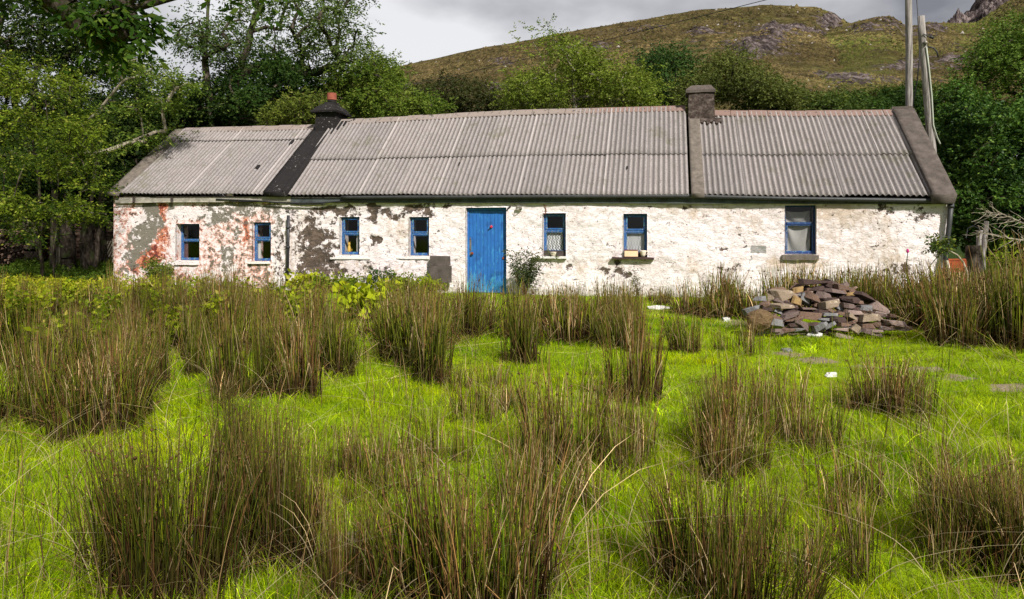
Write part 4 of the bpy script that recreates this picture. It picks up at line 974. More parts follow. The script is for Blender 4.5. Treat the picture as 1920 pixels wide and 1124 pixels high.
tree('tree', 'dark leafy tree further out beyond the right edge of the field', [[(2150, 470, 20), (2150, 250, 20)]], [(2120, 260, 110, 110, 20, 1.6, 50), (2200, 380, 120, 90, 19.5, 1.6, 44), (2300, 250, 120, 120, 21, 1.8, 44)], [(.012, .034, .007), (.055, .115, .016), (.12, .19, .03)], .2, 29, per=44, leaflet=5, L=.12, rad=.5, mat='glossleaf', wr=.55)
tree('ash_tree', 'lighter green feathery ash top above the dark tree at the right edge', [[(1930, 440, 21), (1925, 260, 21), (1915, 120, 21)]],
     [(1895, 110, 44, 40, 21, 1.2, 20), (1850, 130, 30, 30, 21, 1.0, 9), (1930, 70, 50, 40, 21, 1.4, 20), (1820, 190, 30, 16, 21, .8, 6), (1960, 160, 60, 60, 21, 1.4, 20)],
     [(.045, .090, .012), (.095, .155, .025), (.15, .19, .05)], .12, 22, per=44, leaflet=6, L=.10, rad=.52, pinn=True)
tree('tree', 'tall dark tree behind the upper left corner of the field', [[(60, 470, 26), (60, 200, 26), (80, 40, 26)]],
     [(60, 60, 100, 70, 26, 2.4, 40), (150, 90, 80, 60, 27, 2.0, 30), (60, 160, 110, 60, 26.5, 2.2, 34), (-60, 200, 80, 140, 25, 2.2, 36), (200, 120, 60, 50, 27.5, 1.8, 18), (100, -40, 160, 60, 26, 2.2, 26), (-20, 380, 90, 70, 26, 1.6, 20), (60, 300, 90, 80, 27, 2, 26)],
     [(.009, .020, .004), (.035, .062, .010), (.13, .17, .03)], .3, 23, per=46, leaflet=5, L=.12, rad=.75)
tree('tree', 'light green sprawling tree in front with crooked pale limbs, left of the cottage', [[(78, 500, 18.5), (72, 330, 18.5), (60, 260, 18.5), (45, 200, 18.5)], [(100, 500, 19), (108, 340, 19), (105, 240, 19), (95, 150, 19)]],
     [(50, 240, 70, 40, 18.2, 1.0, 11), (130, 210, 50, 30, 18.5, 1.0, 7), (60, 310, 70, 30, 17.8, .9, 8), (130, 300, 60, 30, 18.2, .9, 6), (160, 260, 40, 30, 18, .8, 9), (60, 380, 60, 24, 17.5, .8, 9), (130, 400, 40, 18, 17.6, .7, 6), (60, 435, 30, 12, 17.4, .5, 3), (20, 130, 50, 40, 18.5, .9, 10), (180, 330, 30, 24, 18, .6, 5), (90, 160, 70, 30, 18.5, 1, 10)],
     [(.024, .046, .005), (.125, .175, .012), (.24, .26, .04)], .045, 24, per=34, leaflet=6, L=.088, rad=.42, pinn=True, bark='bark', minr=.013, jit=.16, flat=.38)
tree('tree', 'leaning pale grey trunk with bare twisted twigs and small leafy ends near the left gable', [[(105, 495, 22.9), (108, 390, 22.9), (140, 285, 21.5), (160, 235, 20.5), (195, 195, 20.2), (228, 152, 20)]],
     [(250, 130, 50, 24, 20, .8, 9), (300, 195, 30, 16, 20, .6, 5), (330, 160, 34, 16, 20, .7, 6), (190, 280, 40, 20, 20.5, .7, 7), (170, 400, 30, 12, 20, .5, 4), (230, 220, 40, 30, 20.6, .8, 6), (280, 250, 30, 20, 20.6, .6, 5)],
     [(.045, .085, .010), (.110, .160, .020), (.21, .24, .05)], .095, 25, per=26, leaflet=6, L=.09, rad=.42, pinn=True, bark='palebark', minr=.016, jit=.20, flat=.4)
for i, (pts, r, lab) in enumerate([([(100, 505, 22), (98, 440, 22), (104, 380, 22), (90, 300, 22)], .22, 'thick dark trunk standing in front of the dry-stone wall, leftmost of three'), ([(162, 498, 22.5), (165, 430, 22.5), (172, 360, 22.5), (180, 300, 22.5)], .20, 'thick dark twin trunk, middle of the three beside the left gable'), ([(196, 492, 24), (190, 430, 24), (194, 360, 24), (200, 310, 24)], .15, 'thinner dark trunk close to the left gable corner')]):
    extra = [[(128, 500, 22.3), (126, 420, 22.3), (120, 340, 22.3)]] if i == 0 else [[(178, 496, 22.3), (186, 430, 22.3), (192, 350, 22)]] if i == 1 else []
    tree('tree', lab, [pts] + extra, [(90 + i * 45, 330, 60, 40, 22.8 + i * .5, 1.4, 22), (120 + i * 50, 380, 50, 26, 23 + i * .6, 1.2, 14)], G_DEEP, r, 50 + i, per=60, leaflet=5, L=.11, rad=.6)
# tree whose trunk stands outside the picture, its low boughs hanging in at the upper left
rng = np.random.default_rng(77)
T0 = np.array([-6.6, 4.6, 0.]); T0[2] = gz(-6.6, 4.6) - .1
att = []
def lobe(px, py, Y, r, n): 
    c = np.array(W(px, py, Y)); att.append(c + norm(rng.normal(size=(n, 3))) * r * rng.random((n, 1)) ** .4 * np.array([1, 1, .7]))
lobe(235, 5, 5.6, .30, 9); lobe(245, 50, 5.7, .22, 5); lobe(60, -20, 5.6, .34, 5); lobe(455, -25, 5.8, .14, 2); lobe(175, 80, 5.7, .06, 1); lobe(400, -190, 5.8, .4, 5); lobe(250, -290, 5.4, .8, 14); lobe(60, -330, 5.2, .9, 16)
att.append(np.array([-4.2, 4.6, 5.2]) + rng.normal(size=(26, 3)) * np.array([1.2, 1.2, .5])); att.append(np.array([-6.2, 3.6, 5.6]) + rng.normal(size=(40, 3)) * np.array([1.6, 1.6, .8]))
A = np.concatenate(att); A = A[A[:, 2] > 2.5]
root = empty('overhanging_tree', tuple(T0)); tag(root, 'dark broad-leaved boughs hanging in from a near tree at the upper left corner', 'tree')
seg = grow([[T0, T0 + np.array([.3, .1, 2.2]), T0 + np.array([.9, .3, 4.0])]], A, .20, rng, minr=.006, jit=.12)
obj('trunk', tubes('trunk', seg, MT['bark'], 7, T0), root)
obj('crown', foliage('crown', A, np.full(len(A), .20), 13, 5, .085, .40, [(.016, .042, .005), (.042, .085, .008), (.10, .15, .02)], rng, MT['leaf'], .7, .75, True, T0, .35), root)

# shrubs and leafy plants near the walls
def plant(name, label, px, py, h, spread, n, cols, L, wr, seed, cat='plant', stems=9, mat='leaf', lift=.35, x=None, per=10, group=None, leafl=3):
    rng = np.random.default_rng(seed)
    if x is None: X, Y, Z = onground(px, py)
    else: X, Y = x; Z = gz(X, Y)
    b = np.array([X, Y, Z]); root = empty(name, tuple(b)); tag(root, label, cat, group)
    tips = b + np.stack([rng.normal(size=stems) * spread * .55, rng.normal(size=stems) * spread * .55, h * rng.uniform(.55, 1, stems)], -1)
    p0, p1, r0, r1, cl = [], [], [], [], []
    for t in tips:
        last = b + (t - b) * np.array([.15, .15, 0]); 
        for q in range(1, 6):
            s_ = q / 5; c = b + (t - b) * np.array([s_ ** 1.4, s_ ** 1.4, s_]) + rng.normal(size=3) * .01
            p0.append(last); p1.append(c); r0.append(.008 * (1.15 - s_ * .8)); r1.append(.008 * (1 - s_ * .8)); last = c
            if s_ > lift: cl.append(c)
    obj('stem', tubes('stem', (p0, p1, np.array(r0), np.array(r1)), MT['bark'], 5, b), root)
    cl = np.array(cl); rad = np.full(len(cl), max(.07, spread * .22))
    obj('foliage', foliage('foliage', cl, rad, per, leafl, L, wr, cols, rng, MT[mat], .2, .8, False, b), root)
    return root
def atwall(px, out=.35):
    p = cot_m @ Vector((fu(px, -out), -out, 0)); return (p.x, p.y)
plant('shrub', 'dark leafy shrub growing right of the blue door', 0, 0, 1.02, .42, 0, [(.030, .045, .018), (.075, .095, .035), (.12, .13, .05)], .055, .5, 61, 'shrub', 20, x=atwall(985, .45), per=11)
plant('dock_plant', 'tall dark flowering dock at the foot of the white wall right of the first window', 0, 0, .85, .22, 0, [(.05, .05, .02), (.09, .09, .03), (.12, .07, .04)], .04, .4, 62, 'plant', 5, x=atwall(1196, .6), per=6)
plant('weed', 'tall thin weeds under the window with the figurine', 0, 0, .62, .30, 0, G_DARK, .06, .5, 63, 'plant', 7, x=atwall(690, .5), per=8)
plant('weed', 'dark leafy weed below the fourth window', 0, 0, .55, .25, 0, G_DARK, .06, .5, 64, 'plant', 6, x=atwall(720, .5), per=8)
plant('butterbur', 'bright yellow-green large-leaved plant in a gap between the rushes, left of the door', 690, 604, .56, .50, 0, [(.20, .26, .008), (.38, .42, .015), (.42, .36, .06)], .12, .85, 65, 'plant', 26, lift=.62, per=3, leafl=3)
for i, (px_, py_) in enumerate([(60, 640), (150, 600), (230, 625), (330, 600), (420, 640), (480, 600), (130, 700), (560, 615), (290, 665), (20, 590)]):
    plant('leafy_plant', 'yellow-green leafy plant pushing up between the left-hand rushes', px_, py_, .62, .40, 0, [(.10, .15, .008), (.26, .30, .012), (.32, .28, .05)], .075, .6, 300 + i, 'plant', 12, lift=.4, per=6, group='leafy plants in the left rushes')
plant('butterbur', 'yellow-green leafy plant beside the downpipe foot', 0, 0, .45, .4, 0, [(.20, .24, .008), (.34, .36, .015), (.3, .28, .05)], .12, .7, 66, 'plant', 16, x=atwall(575, .7), per=4)
for i, (px, h, c_) in enumerate([(620, .30, 0), (655, .36, 1), (740, .36, 0), (765, .40, 1), (800, .34, 0), (600, .40, 1)]):
    plant('leafy_weed', None, 0, 0, h, .38, 0, [[(.13, .18, .01), (.24, .28, .015), (.3, .3, .05)], [(.07, .12, .01), (.17, .21, .015), (.2, .2, .05)]][c_], .085, .6, 70 + i, 'plant', 14, x=atwall(px, .55 + .12 * (i % 3)), per=5)
    C.objects[-1]
for o in C.objects:
    if o.name.startswith('leafy_weed') and 'label' not in o: tag(o, 'low yellow-green leafy weed along the foot of the wall between downpipe and door', group='leafy weeds at the wall foot')
plant('hogweed', 'yellow-green umbel plant behind the stump at the right edge', 0, 0, 1.0, .45, 0, [(.10, .16, .01), (.22, .28, .02), (.26, .26, .05)], .10, .4, 81, 'plant', 10, x=tuple(W(1868, 500, 16.5))[:2], per=5)
plant('bush', 'bush of mixed green sprays against the red plaster under the left window', 0, 0, .80, .45, 0, [(.055, .085, .012), (.12, .15, .02), (.2, .2, .05)], .06, .5, 82, 'bush', 26, x=atwall(300, .6), per=10)
# ================================================================ rushes
def rushmesh(name, n, seed, h=.85, rad=.26, green=.6, straw=.12, wid=.0030, lean=.34, broken=.14):
    rng = np.random.default_rng(seed)
    m = 6; S_ = 3
    ns = 7; sc_ = rng.normal(size=(ns, 2)) * rad * .45; sh = rng.uniform(.62, 1.05, ns); si = rng.integers(0, ns, n); q2 = sc_[si] + rng.normal(size=(n, 2)) * rad * .20
    a = np.arctan2(q2[:, 1], q2[:, 0]); r = np.minimum(np.hypot(q2[:, 0], q2[:, 1]), rad * 1.25); b = np.stack([r * np.cos(a), r * np.sin(a), np.full(n, -.03)], -1)
    H = h * sh[si] * rng.uniform(.40, 1.0, n) ** .7; out = rng.normal(size=(n, 2)) * .065 + np.stack([np.cos(a), np.sin(a)], -1) * (r / rad)[:, None] * lean * rng.uniform(.3, 1.2, (n, 1))
    typ = rng.random(n); st = typ < straw; br = rng.random(n) < broken
    out[st] *= 1.7; out[br] *= 2.2
    t = np.linspace(0, 1, m)[None, :, None]
    bend = rng.uniform(1.4, 2.4, (n, 1, 1)); P = b[:, None, :] + np.concatenate([(out * H[:, None])[:, None, :] * t ** bend, (H[:, None, None] * t)], -1)
    P[:, :, 2] -= (H[:, None] * (np.linalg.norm(out, axis=1)[:, None]) * .45 * t[:, :, 0] ** 3)
    bb = np.where(br)[0]; kk = np.maximum(0, t[:, :, 0] - .55)
    P[bb, :, 2] -= (kk * rng.uniform(.8, 1.7, (len(bb), 1)) * H[bb][:, None]); P[bb, :, :2] += (kk[:, :, None] * (rng.normal(size=(len(bb), 1, 2)) * .9) * H[bb][:, None, None])
    w = wid * rng.uniform(.75, 1.3, n)[:, None] * np.linspace(1.0, .35, m)[None]
    low = rng.random(n) < .16                      # dead thatch leaning out round the foot
    P[low] = b[low][:, None] + (P[low] - b[low][:, None]) * np.array([2.6, 2.6, .34]) * rng.uniform(.5, 1.2, (low.sum(), 1, 1)); st = st | (low & (rng.random(n) < .30))
    th = rng.uniform(0, 6.28, n)[:, None] + np.arange(S_)[None] * 2 * np.pi / S_
    ring = np.stack([np.cos(th), np.sin(th), np.zeros_like(th)], -1)
    V = P[:, :, None, :] + ring[:, None, :, :] * w[:, :, None, None]
    i = np.arange(n)[:, None, None] * m * S_ + np.arange(m - 1)[None, :, None] * S_; j = np.arange(S_)[None, None]
    Q = np.stack([i + j, i + (j + 1) % S_, i + S_ + (j + 1) % S_, i + S_ + j], -1).reshape(-1, 4)
    g1 = np.array([.030, .062, .006]); g2 = np.array([.20, .225, .012]); br1 = np.array([.085, .040, .014]); br2 = np.array([.30, .165, .060]); sw = np.array([.55, .41, .22])
    isg = (rng.random(n) < green) & ~low; u_ = rng.random((n, 1)); stemc = np.where(isg[:, None], g1 * (1 - u_) + g2 * u_, br1 * (1 - u_) + br2 * u_); stemc[st] = sw * rng.uniform(.6, 1.1, (st.sum(), 1))
    stemc = stemc * np.exp(rng.normal(size=(n, 1)) * .45) * ([.75, 1.1, .85, 1.0, .8][seed % 5] if seed > 105 else [.55, .85, .62][seed - 100])
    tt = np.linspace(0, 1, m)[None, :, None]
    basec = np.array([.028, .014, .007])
    lowb = np.clip(1.35 - tt * 2.0, 0, 1); tip = np.clip((tt - .72) * 3.4, 0, 1)  # brown dead bases, painted darker still for the shade inside a clump
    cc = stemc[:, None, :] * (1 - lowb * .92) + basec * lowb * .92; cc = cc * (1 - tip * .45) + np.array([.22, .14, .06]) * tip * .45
    cc = np.repeat(cc[:, :, None, :], S_, 2).reshape(-1, 3)
    V = V.reshape(-1, 3)
    # flower tufts a little below some tips
    f = np.where((rng.random(n) < .30) & ~br)[0]; c = P[f, 4] * .6 + P[f, 5] * .4; k = len(f); e = wid * (1.1 + rng.random((k, 1, 1)) * 1.2)
    o6 = np.array([[1, 0, 0], [-1, 0, 0], [0, 1, 0], [0, -1, 0], [0, 0, 1.3], [0, 0, -1.3]], float)[None] * e
    V2 = (c[:, None, :] + o6 + rng.normal(size=(k, 6, 3)) * .002).reshape(-1, 3)
    T = (np.arange(k)[:, None, None] * 6 + np.array([[0, 2, 4], [2, 1, 4], [1, 3, 4], [3, 0, 4], [2, 0, 5], [1, 2, 5], [3, 1, 5], [0, 3, 5]])[None]).reshape(-1, 3) + len(V)
    c2 = np.repeat(np.array([.10, .055, .025]) * rng.uniform(.6, 1.6, (k, 1)), 6, 0)
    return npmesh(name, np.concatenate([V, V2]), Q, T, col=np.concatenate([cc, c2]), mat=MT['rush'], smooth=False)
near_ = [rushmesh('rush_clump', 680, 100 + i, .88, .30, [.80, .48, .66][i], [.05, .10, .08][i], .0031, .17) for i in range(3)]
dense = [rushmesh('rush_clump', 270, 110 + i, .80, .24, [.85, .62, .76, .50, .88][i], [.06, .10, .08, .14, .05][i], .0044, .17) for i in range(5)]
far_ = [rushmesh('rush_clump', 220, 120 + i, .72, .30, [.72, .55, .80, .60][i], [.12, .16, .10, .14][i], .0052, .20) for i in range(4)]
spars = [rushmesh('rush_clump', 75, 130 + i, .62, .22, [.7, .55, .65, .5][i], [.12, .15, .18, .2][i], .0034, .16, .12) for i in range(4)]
rng = np.random.default_rng(5)
CL = []
def clump(px, py, w, h, kind, label, group=None):
    X, Y, Z = onground(px, py)
    ms = {'n': near_, 'd': dense, 'f': far_, 's': spars}[kind]; me = ms[rng.integers(len(ms))] if kind != 'n' else ms[len([c for c in CL if c[4] == 'n']) % 3]
    o = bpy.data.objects.new('rush_clump', me); s = Y / F
    bh, br_ = {'n': (.86, .38), 'd': (.78, .31), 'f': (.70, .37), 's': (.60, .27)}[kind]
    sx = w * s / 2 / br_; o.scale = (sx, min(sx, 1.3), h * s / bh * 1.05); o.rotation_euler = (rng.normal() * .03, rng.normal() * .03, rng.uniform(0, 6.28)) if True else 0
    o.scale = (sx, sx, h * s / bh * 1.05); o.location = (X, Y, Z); C.objects.link(o)
    tag(o, label, 'rush clump', group); CL.append((X, Y, br_ * sx, h, kind)); return o
clump(335, 1085, 350, 340, 'n', 'biggest dark rush clump in the left foreground with broken straw stems across it')
clump(880, 1140, 360, 370, 'n', 'big brown rush clump at the bottom centre with pale bent stems')
clump(520, 1060, 190, 300, 'n', 'dark brown-green rush clump overlapping the right side of the biggest foreground clump')
clump(470, 975, 170, 280, 'n', 'tall green rush clump standing right behind the biggest dark foreground clump')
clump(665, 1130, 130, 280, 'n', 'thin green rush clump at the bottom between the two big foreground clumps')
clump(1370, 1150, 300, 290, 'n', 'brown rush clump at the bottom right of centre')
HOLES = [(60, 900, 180, 90), (700, 690, 40, 80), (890, 660, 60, 24), (1090, 660, 50, 22), (1240, 640, 36, 60), (640, 770, 90, 50), (1700, 860, 160, 60), (1620, 690, 250, 45), (1180, 960, 70, 50), (1480, 920, 80, 40), (1850, 740, 90, 50), (620, 960, 40, 60), (1060, 950, 30, 60)]
for px, py, w, h, l in [(1062, 870, 150, 215, 'tall brown straw-tipped rush clump in the centre of the field'), (1188, 745, 110, 200, 'tall upright rush clump left of the open grass below the white slab'), (800, 715, 130, 185, 'dark-based rush clump on the left side of the green clearing'),
                        (636, 705, 95, 150, 'dark rush clump standing alone at the left end of the clearing'), (985, 680, 110, 150, 'rounded rush clump at the back of the green clearing below the door'), (1290, 662, 70, 95, 'small pale rush clump left of the rock pile'),
                        (1345, 590, 110, 100, 'rush clump against the white wall left of the rock pile'), (1660, 765, 120, 120, 'rush clump in the open grass in front of the rock pile')]:
    clump(px, py, w, h, 'd', l)
def zone(n, x0, x1, y0, y1, w, h, kind, label, group, mind=0.0):
    k = 0; tries = 0
    while k < n and tries < n * 40:
        tries += 1
        px = rng.uniform(x0, x1); py = (y0 + (y1 - y0) * rng.random() ** .85); X, Y, Z = onground(px, py)
        if any(((px - h_[0]) / h_[2]) ** 2 + ((py - h_[1]) / h_[3]) ** 2 < 1 for h_ in HOLES): continue
        if any((X - c[0]) ** 2 + (Y - c[1]) ** 2 < (mind * Y / 8) ** 2 for c in CL): continue
        sc = (py - HY) / ((y0 + y1) / 2 - HY)
        clump(px, py, w * sc * rng.uniform(.75, 1.25), h * sc * rng.uniform(.75, 1.12), kind, label, group); k += 1
zone(40, -60, 560, 592, 750, 80, 150, 'd', 'rush clump in the dense mass filling the left of the field', 'rush clumps massed on the left', .22)
zone(12, -60, 270, 740, 850, 130, 190, 'd', 'rush clump on the near left edge of the left-hand mass', 'rush clumps at the near left edge', .25)
zone(9, 380, 640, 600, 690, 110, 120, 'd', 'rush clump at the right end of the left-hand mass', 'rush clumps at the right end of the left mass', .2)
zone(19, 725, 1180, 598, 650, 100, 108, 'f', 'rush clump in the brown belt of rushes in front of the door', 'rush clumps in the belt before the door', .25)
zone(9, 750, 900, 625, 680, 100, 130, 'd', 'rush clump at the left front of the belt before the door', 'rush clumps at the left front of the belt', .25)
zone(8, 1060, 1190, 620, 660, 90, 110, 'd', 'rush clump at the right front of the belt before the door', 'rush clumps at the right front of the belt', .25)
zone(7, 225, 560, 570, 600, 110, 84, 'f', 'rush clump at the foot of the peeling left wall', 'rush clumps at the left wall foot', .2)
zone(8, 600, 860, 578, 600, 60, 44, 'f', 'low rush clump under the small windows left of the door', 'low rush clumps left of the door', .2)
zone(5, 1290, 1440, 572, 600, 85, 80, 'f', 'rush clump between the white wall and the left side of the rock pile', 'rush clumps left behind the pile', .2)
zone(13, 1450, 1700, 572, 590, 105, 100, 'f', 'rush clump along the wall right behind the rock pile', 'rush clumps behind the rock pile', .15)
zone(8, 1690, 1790, 575, 622, 110, 115, 'd', 'rush clump beside the right end of the rock pile', 'rush clumps right of the pile', .2)
for px, py, w, h in ((1905, 655, 150, 215), (1850, 640, 120, 170), (1960, 640, 160, 230)): clump(px, py, w, h, 'd', 'tall arching rush clump at the right edge in front of the dead branch', 'tall clumps at the right edge')
zone(11, 1790, 2000, 580, 650, 110, 125, 'd', 'rush clump in the thicket by the right edge under the dead branch', 'rush clumps at the right edge', .2)
zone(3, 1215, 1260, 566, 572, 60, 40, 'f', 'small brown tuft at the wall above the white slab', 'tufts above the slab', .2)
zone(9, 830, 1010, 715, 800, 90, 90, 's', 'thin rush tuft in the middle of the green clearing', 'thin tufts in the clearing', .2)
zone(6, 1130, 1260, 740, 880, 90, 120, 's', 'thin rush tuft right of the tall central clump', 'thin tufts right of centre', .2)
zone(8, 1340, 1560, 650, 860, 100, 130, 's', 'thin rush tuft in the open grass between the centre and the track', 'thin tufts in the open grass', .3)
zone(6, 1590, 1720, 715, 790, 90, 90, 's', 'thin rush tuft beside the clump in front of the rock pile', 'thin tufts before the pile', .2)
zone(5, 1330, 1400, 800, 900, 100, 150, 'd', 'rush clump of the little row right of centre', 'rush row right of centre', .2)
zone(5, 1440, 1540, 790, 840, 100, 130, 's', 'dark thin rush tuft on the right of the field', 'dark thin tufts on the right', .2)
zone(10, 640, 1000, 850, 960, 100, 150, 's', 'thin brown rush tuft between the foreground and central clumps', 'thin brown tufts mid-field', .25)
zone(11, 940, 1240, 830, 1000, 100, 160, 's', 'thin straw-coloured tuft below the tall central clump', 'straw tufts below centre', .2)
zone(10, 1250, 1560, 950, 1120, 110, 170, 's', 'thin rush tuft in the right foreground around the brown clump', 'thin tufts right foreground', .2)
zone(13, 1580, 1980, 900, 1100, 120, 170, 's', 'thin rush tuft in the far right foreground grass', 'thin tufts far right foreground', .2)
zone(3, 1760, 1900, 1040, 1100, 260, 210, 'n', 'rush clump in the bottom right corner', 'bottom right corner rushes', .2)
zone(4, 400, 640, 700, 780, 90, 110, 's', 'thin tuft at the edge of the left mass', 'thin tufts at left mass edge', .2)
zone(4, 560, 640, 880, 1000, 80, 150, 's', 'thin tuft right of the biggest dark clump', 'thin tufts beside the dark clump', .2)

zone(8, 2010, 2350, 590, 760, 120, 140, 'd', 'rush clump out beyond the right edge of the field', 'rush clumps further right', .3)
# ================================================================ turf blades
def blades(name, N, seed, y0, y1, hmin, hmax, wd, power, mask=None, cols=None, kind='stuff', lean=.5, region=None, seglen=3, straw=.05):
    rng = np.random.default_rng(seed)
    t = rng.random(N); Y = (y0 ** (1 - power) + t * (y1 ** (1 - power) - y0 ** (1 - power))) ** (1 / (1 - power)) if power != 1 else y0 * (y1 / y0) ** t
    X = rng.uniform(-1, 1, N) * (.80 * Y + 1.7)
    return X, Y, rng
def make_blades(name, X, Y, rng, hs, ws, lean, colf, seg=3, group=None):
    n = len(X); Z = ground(X, Y); b = np.stack([X, Y, Z - .01], -1)
    th = rng.uniform(0, 6.283, n); ld = np.stack([np.cos(th), np.sin(th)], -1) * (lean * rng.uniform(.2, 1.3, (n, 1))); sd = rng.uniform(0, 6.283, n); s = np.stack([np.cos(sd), np.sin(sd), np.zeros(n)], -1)
    t = np.linspace(0, 1, seg)[None, :, None]; H = hs[:, None, None]
    P = b[:, None, :] + np.concatenate([ld[:, None, :] * H * t ** 1.8, H * t * (1 - .25 * lean * t)], -1)
    wv = ws[:, None, None] * (1 - t[:, :-1] * .75)
    Lf = P[:, :-1] - s[:, None, :] * wv * .5; Rt = P[:, :-1] + s[:, None, :] * wv * .5; tip = P[:, -1:]
    k = 2 * (seg - 1) + 1; V = np.concatenate([np.stack([Lf, Rt], 2).reshape(n, -1, 3), tip], 1)
    o = np.arange(n)[:, None] * k; Q = np.concatenate([o + np.array([[2 * i, 2 * i + 1, 2 * i + 3, 2 * i + 2]]) for i in range(seg - 2)], 0) if seg > 2 else None
    T = o + np.array([[2 * (seg - 2), 2 * (seg - 2) + 1, k - 1]])
    c = colf(X, Y, rng); tone = np.concatenate([np.repeat(np.linspace(.50, 1.0, seg)[:-1], 2), [1.1]])[None, :, None]  # blade feet darkened: shade in the gaps put into the colour
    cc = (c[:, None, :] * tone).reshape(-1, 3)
    me = npmesh(name, V.reshape(-1, 3), Q, T, col=cc, mat=MT['grass']); return obj(name, me)
def pn(X, Y, f, seed=0):
    v = np.sin(X * f * 1.3 + 1.7 + seed) * np.sin(Y * f * 1.1 + .6 * X * f + seed * 2) + .6 * np.sin(X * f * 2.7 + 2 + Y * f * .8) * np.sin(Y * f * 2.9 + 1 + seed) + .35 * np.sin(X * f * 6.1 + Y * f * 1.9) * np.sin(Y * f * 5.3 - X * f * 2.2 + seed)
    return v / 1.9
def turfcol(X, Y, rng):
    a = np.array([.19, .38, .001]); b = np.array([.55, .60, .001]); d = np.array([.055, .190, .002])
    f = np.clip(.50 + .50 * pn(X, Y, 1.1) + .35 * pn(X, Y, 3.7, 6) + rng.normal(size=len(X)) * .16, 0, 1)[:, None]
    c = a * (1 - f) + b * f; g = np.clip(-pn(X, Y, .8, 3) * 1.3 - pn(X, Y, 2.9, 8) * .8 - .12, 0, .95)[:, None]; c = c * (1 - g) + d * g; c = c * np.exp(rng.normal(size=(len(X), 1)) * .28)  # darker green patches, deepened to paint leaf shadows into the grass
    st = rng.random(len(X)) < np.clip(.03 + .16 * (pn(X, Y, 2.3, 11) - .25), .02, .3); c[st] = np.array([.46, .40, .15]) * rng.uniform(.6, 1.1, (st.sum(), 1)); return c
pile_c = W(1545, 600, 10.4)
def keep(X, Y):
    Yw = D0 - (X * CT - (Y - D0) * ST) * ST; u = X * CT - (Y - D0) * ST; v = X * ST + (Y - D0) * CT
    ok = ~((v > -.03) & (u > UL - .05) & (u < UR + .05)); ok &= ~(((X - pile_c[0]) / 1.15) ** 2 + ((Y - 10.6) / .45) ** 2 < 1)
    ok &= np.random.default_rng(1).random(len(X)) > dirtmask(X, Y) * 1.05
    return ok
cx, cy, r_ = blades('g', 3800, 21, 2.2, 13, 0, 0, 0, 1.2); pi_ = np.repeat(np.arange(len(cx)), 34); rr_ = r_.uniform(.03, .10, len(cx))[pi_]
X = cx[pi_] + r_.normal(size=len(pi_)) * rr_; Y = cy[pi_] + r_.normal(size=len(pi_)) * rr_; th_ = r_.uniform(.07, .17, len(cx))[pi_]; tone_ = np.exp(r_.normal(size=len(cx)) * .35)[pi_]; k_ = keep(X, Y); X, Y, th_, tone_ = X[k_], Y[k_], th_[k_], tone_[k_]; n = len(X)
def tuftcol(X, Y, rng):
    u = rng.random((len(X), 1)); c = np.array([.14, .30, .004]) * (1 - u) + np.array([.46, .54, .010]) * u; s_ = rng.random(len(X)) < .12; c[s_] = np.array([.45, .36, .16]); return c * tone_[:, None] * np.exp(rng.normal(size=(len(X), 1)) * .25)
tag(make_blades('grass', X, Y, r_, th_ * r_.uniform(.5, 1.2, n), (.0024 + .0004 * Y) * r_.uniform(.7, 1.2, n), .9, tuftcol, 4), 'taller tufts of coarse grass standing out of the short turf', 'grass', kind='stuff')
X, Y, r_ = blades('g', 370000, 7, 2.1, 9.5, 0, 0, 0, 1.35); k_ = keep(X, Y); X, Y = X[k_], Y[k_]; n = len(X)
hs = (.045 + .035 * pn(X, Y, 1.6, 2)) * r_.uniform(.6, 1.5, n); hs = np.maximum(hs, .02)
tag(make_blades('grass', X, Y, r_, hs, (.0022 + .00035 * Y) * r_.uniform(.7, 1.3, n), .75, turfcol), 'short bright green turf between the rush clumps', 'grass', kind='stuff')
X, Y, r_ = blades('g', 215000, 8, 9.3, 26, 0, 0, 0, 1.0); k_ = keep(X, Y); X, Y = X[k_], Y[k_]; n = len(X)
hs = (.07 + .04 * pn(X, Y, 1.2, 2)) * r_.uniform(.5, 1.5, n); hs = np.maximum(hs, .03)
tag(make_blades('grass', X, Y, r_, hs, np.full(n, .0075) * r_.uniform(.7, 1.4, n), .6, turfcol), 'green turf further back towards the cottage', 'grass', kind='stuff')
# longer loose grass mixed through the field
def longcol(X, Y, rng):
    c = np.array([.14, .24, .008]) * (1 - rng.random((len(X), 1))) + np.array([.34, .40, .02]) * rng.random((len(X), 1)); st = rng.random(len(X)) < .35; c[st] = np.array([.46, .36, .19]) * rng.uniform(.55, 1.1, (st.sum(), 1)); return c
X, Y, r_ = blades('g', 24000, 9, 2.4, 17, 0, 0, 0, 1.1); k_ = keep(X, Y) & (pn(X, Y, .7, 5) > -.25); X, Y = X[k_], Y[k_]; n = len(X)
tag(make_blades('long_grass', X, Y, r_, r_.uniform(.10, .26, n), (.0022 + .00022 * Y) * r_.uniform(.7, 1.3, n), .55, longcol, 5), 'longer loose grass and seed stalks mixed through the field', 'grass', kind='stuff')
def strawcol(X, Y, rng): return np.array([.70, .56, .35]) * rng.uniform(.55, 1.15, (len(X), 1))
X, Y, r_ = blades('g', 1000, 10, 2.5, 10, 0, 0, 0, 1.3); k_ = keep(X, Y); X, Y = X[k_], Y[k_]; n = len(X)
tag(make_blades('straw_stalks', X, Y, r_, r_.uniform(.22, .62, n), r_.uniform(.0030, .0052, n), 1.5, strawcol, 9), 'pale dead stalks arching and lying over the grass', 'straw', kind='stuff')
def rushcol(X, Y, rng):
    u = rng.random((len(X), 1)); g = rng.random(len(X)) < .5
    c = np.where(g[:, None], np.array([.050, .075, .010]) * (1 - u) + np.array([.15, .17, .02]) * u, np.array([.10, .055, .022]) * (1 - u) + np.array([.34, .22, .11]) * u); return c * np.exp(rng.normal(size=(len(X), 1)) * .35)
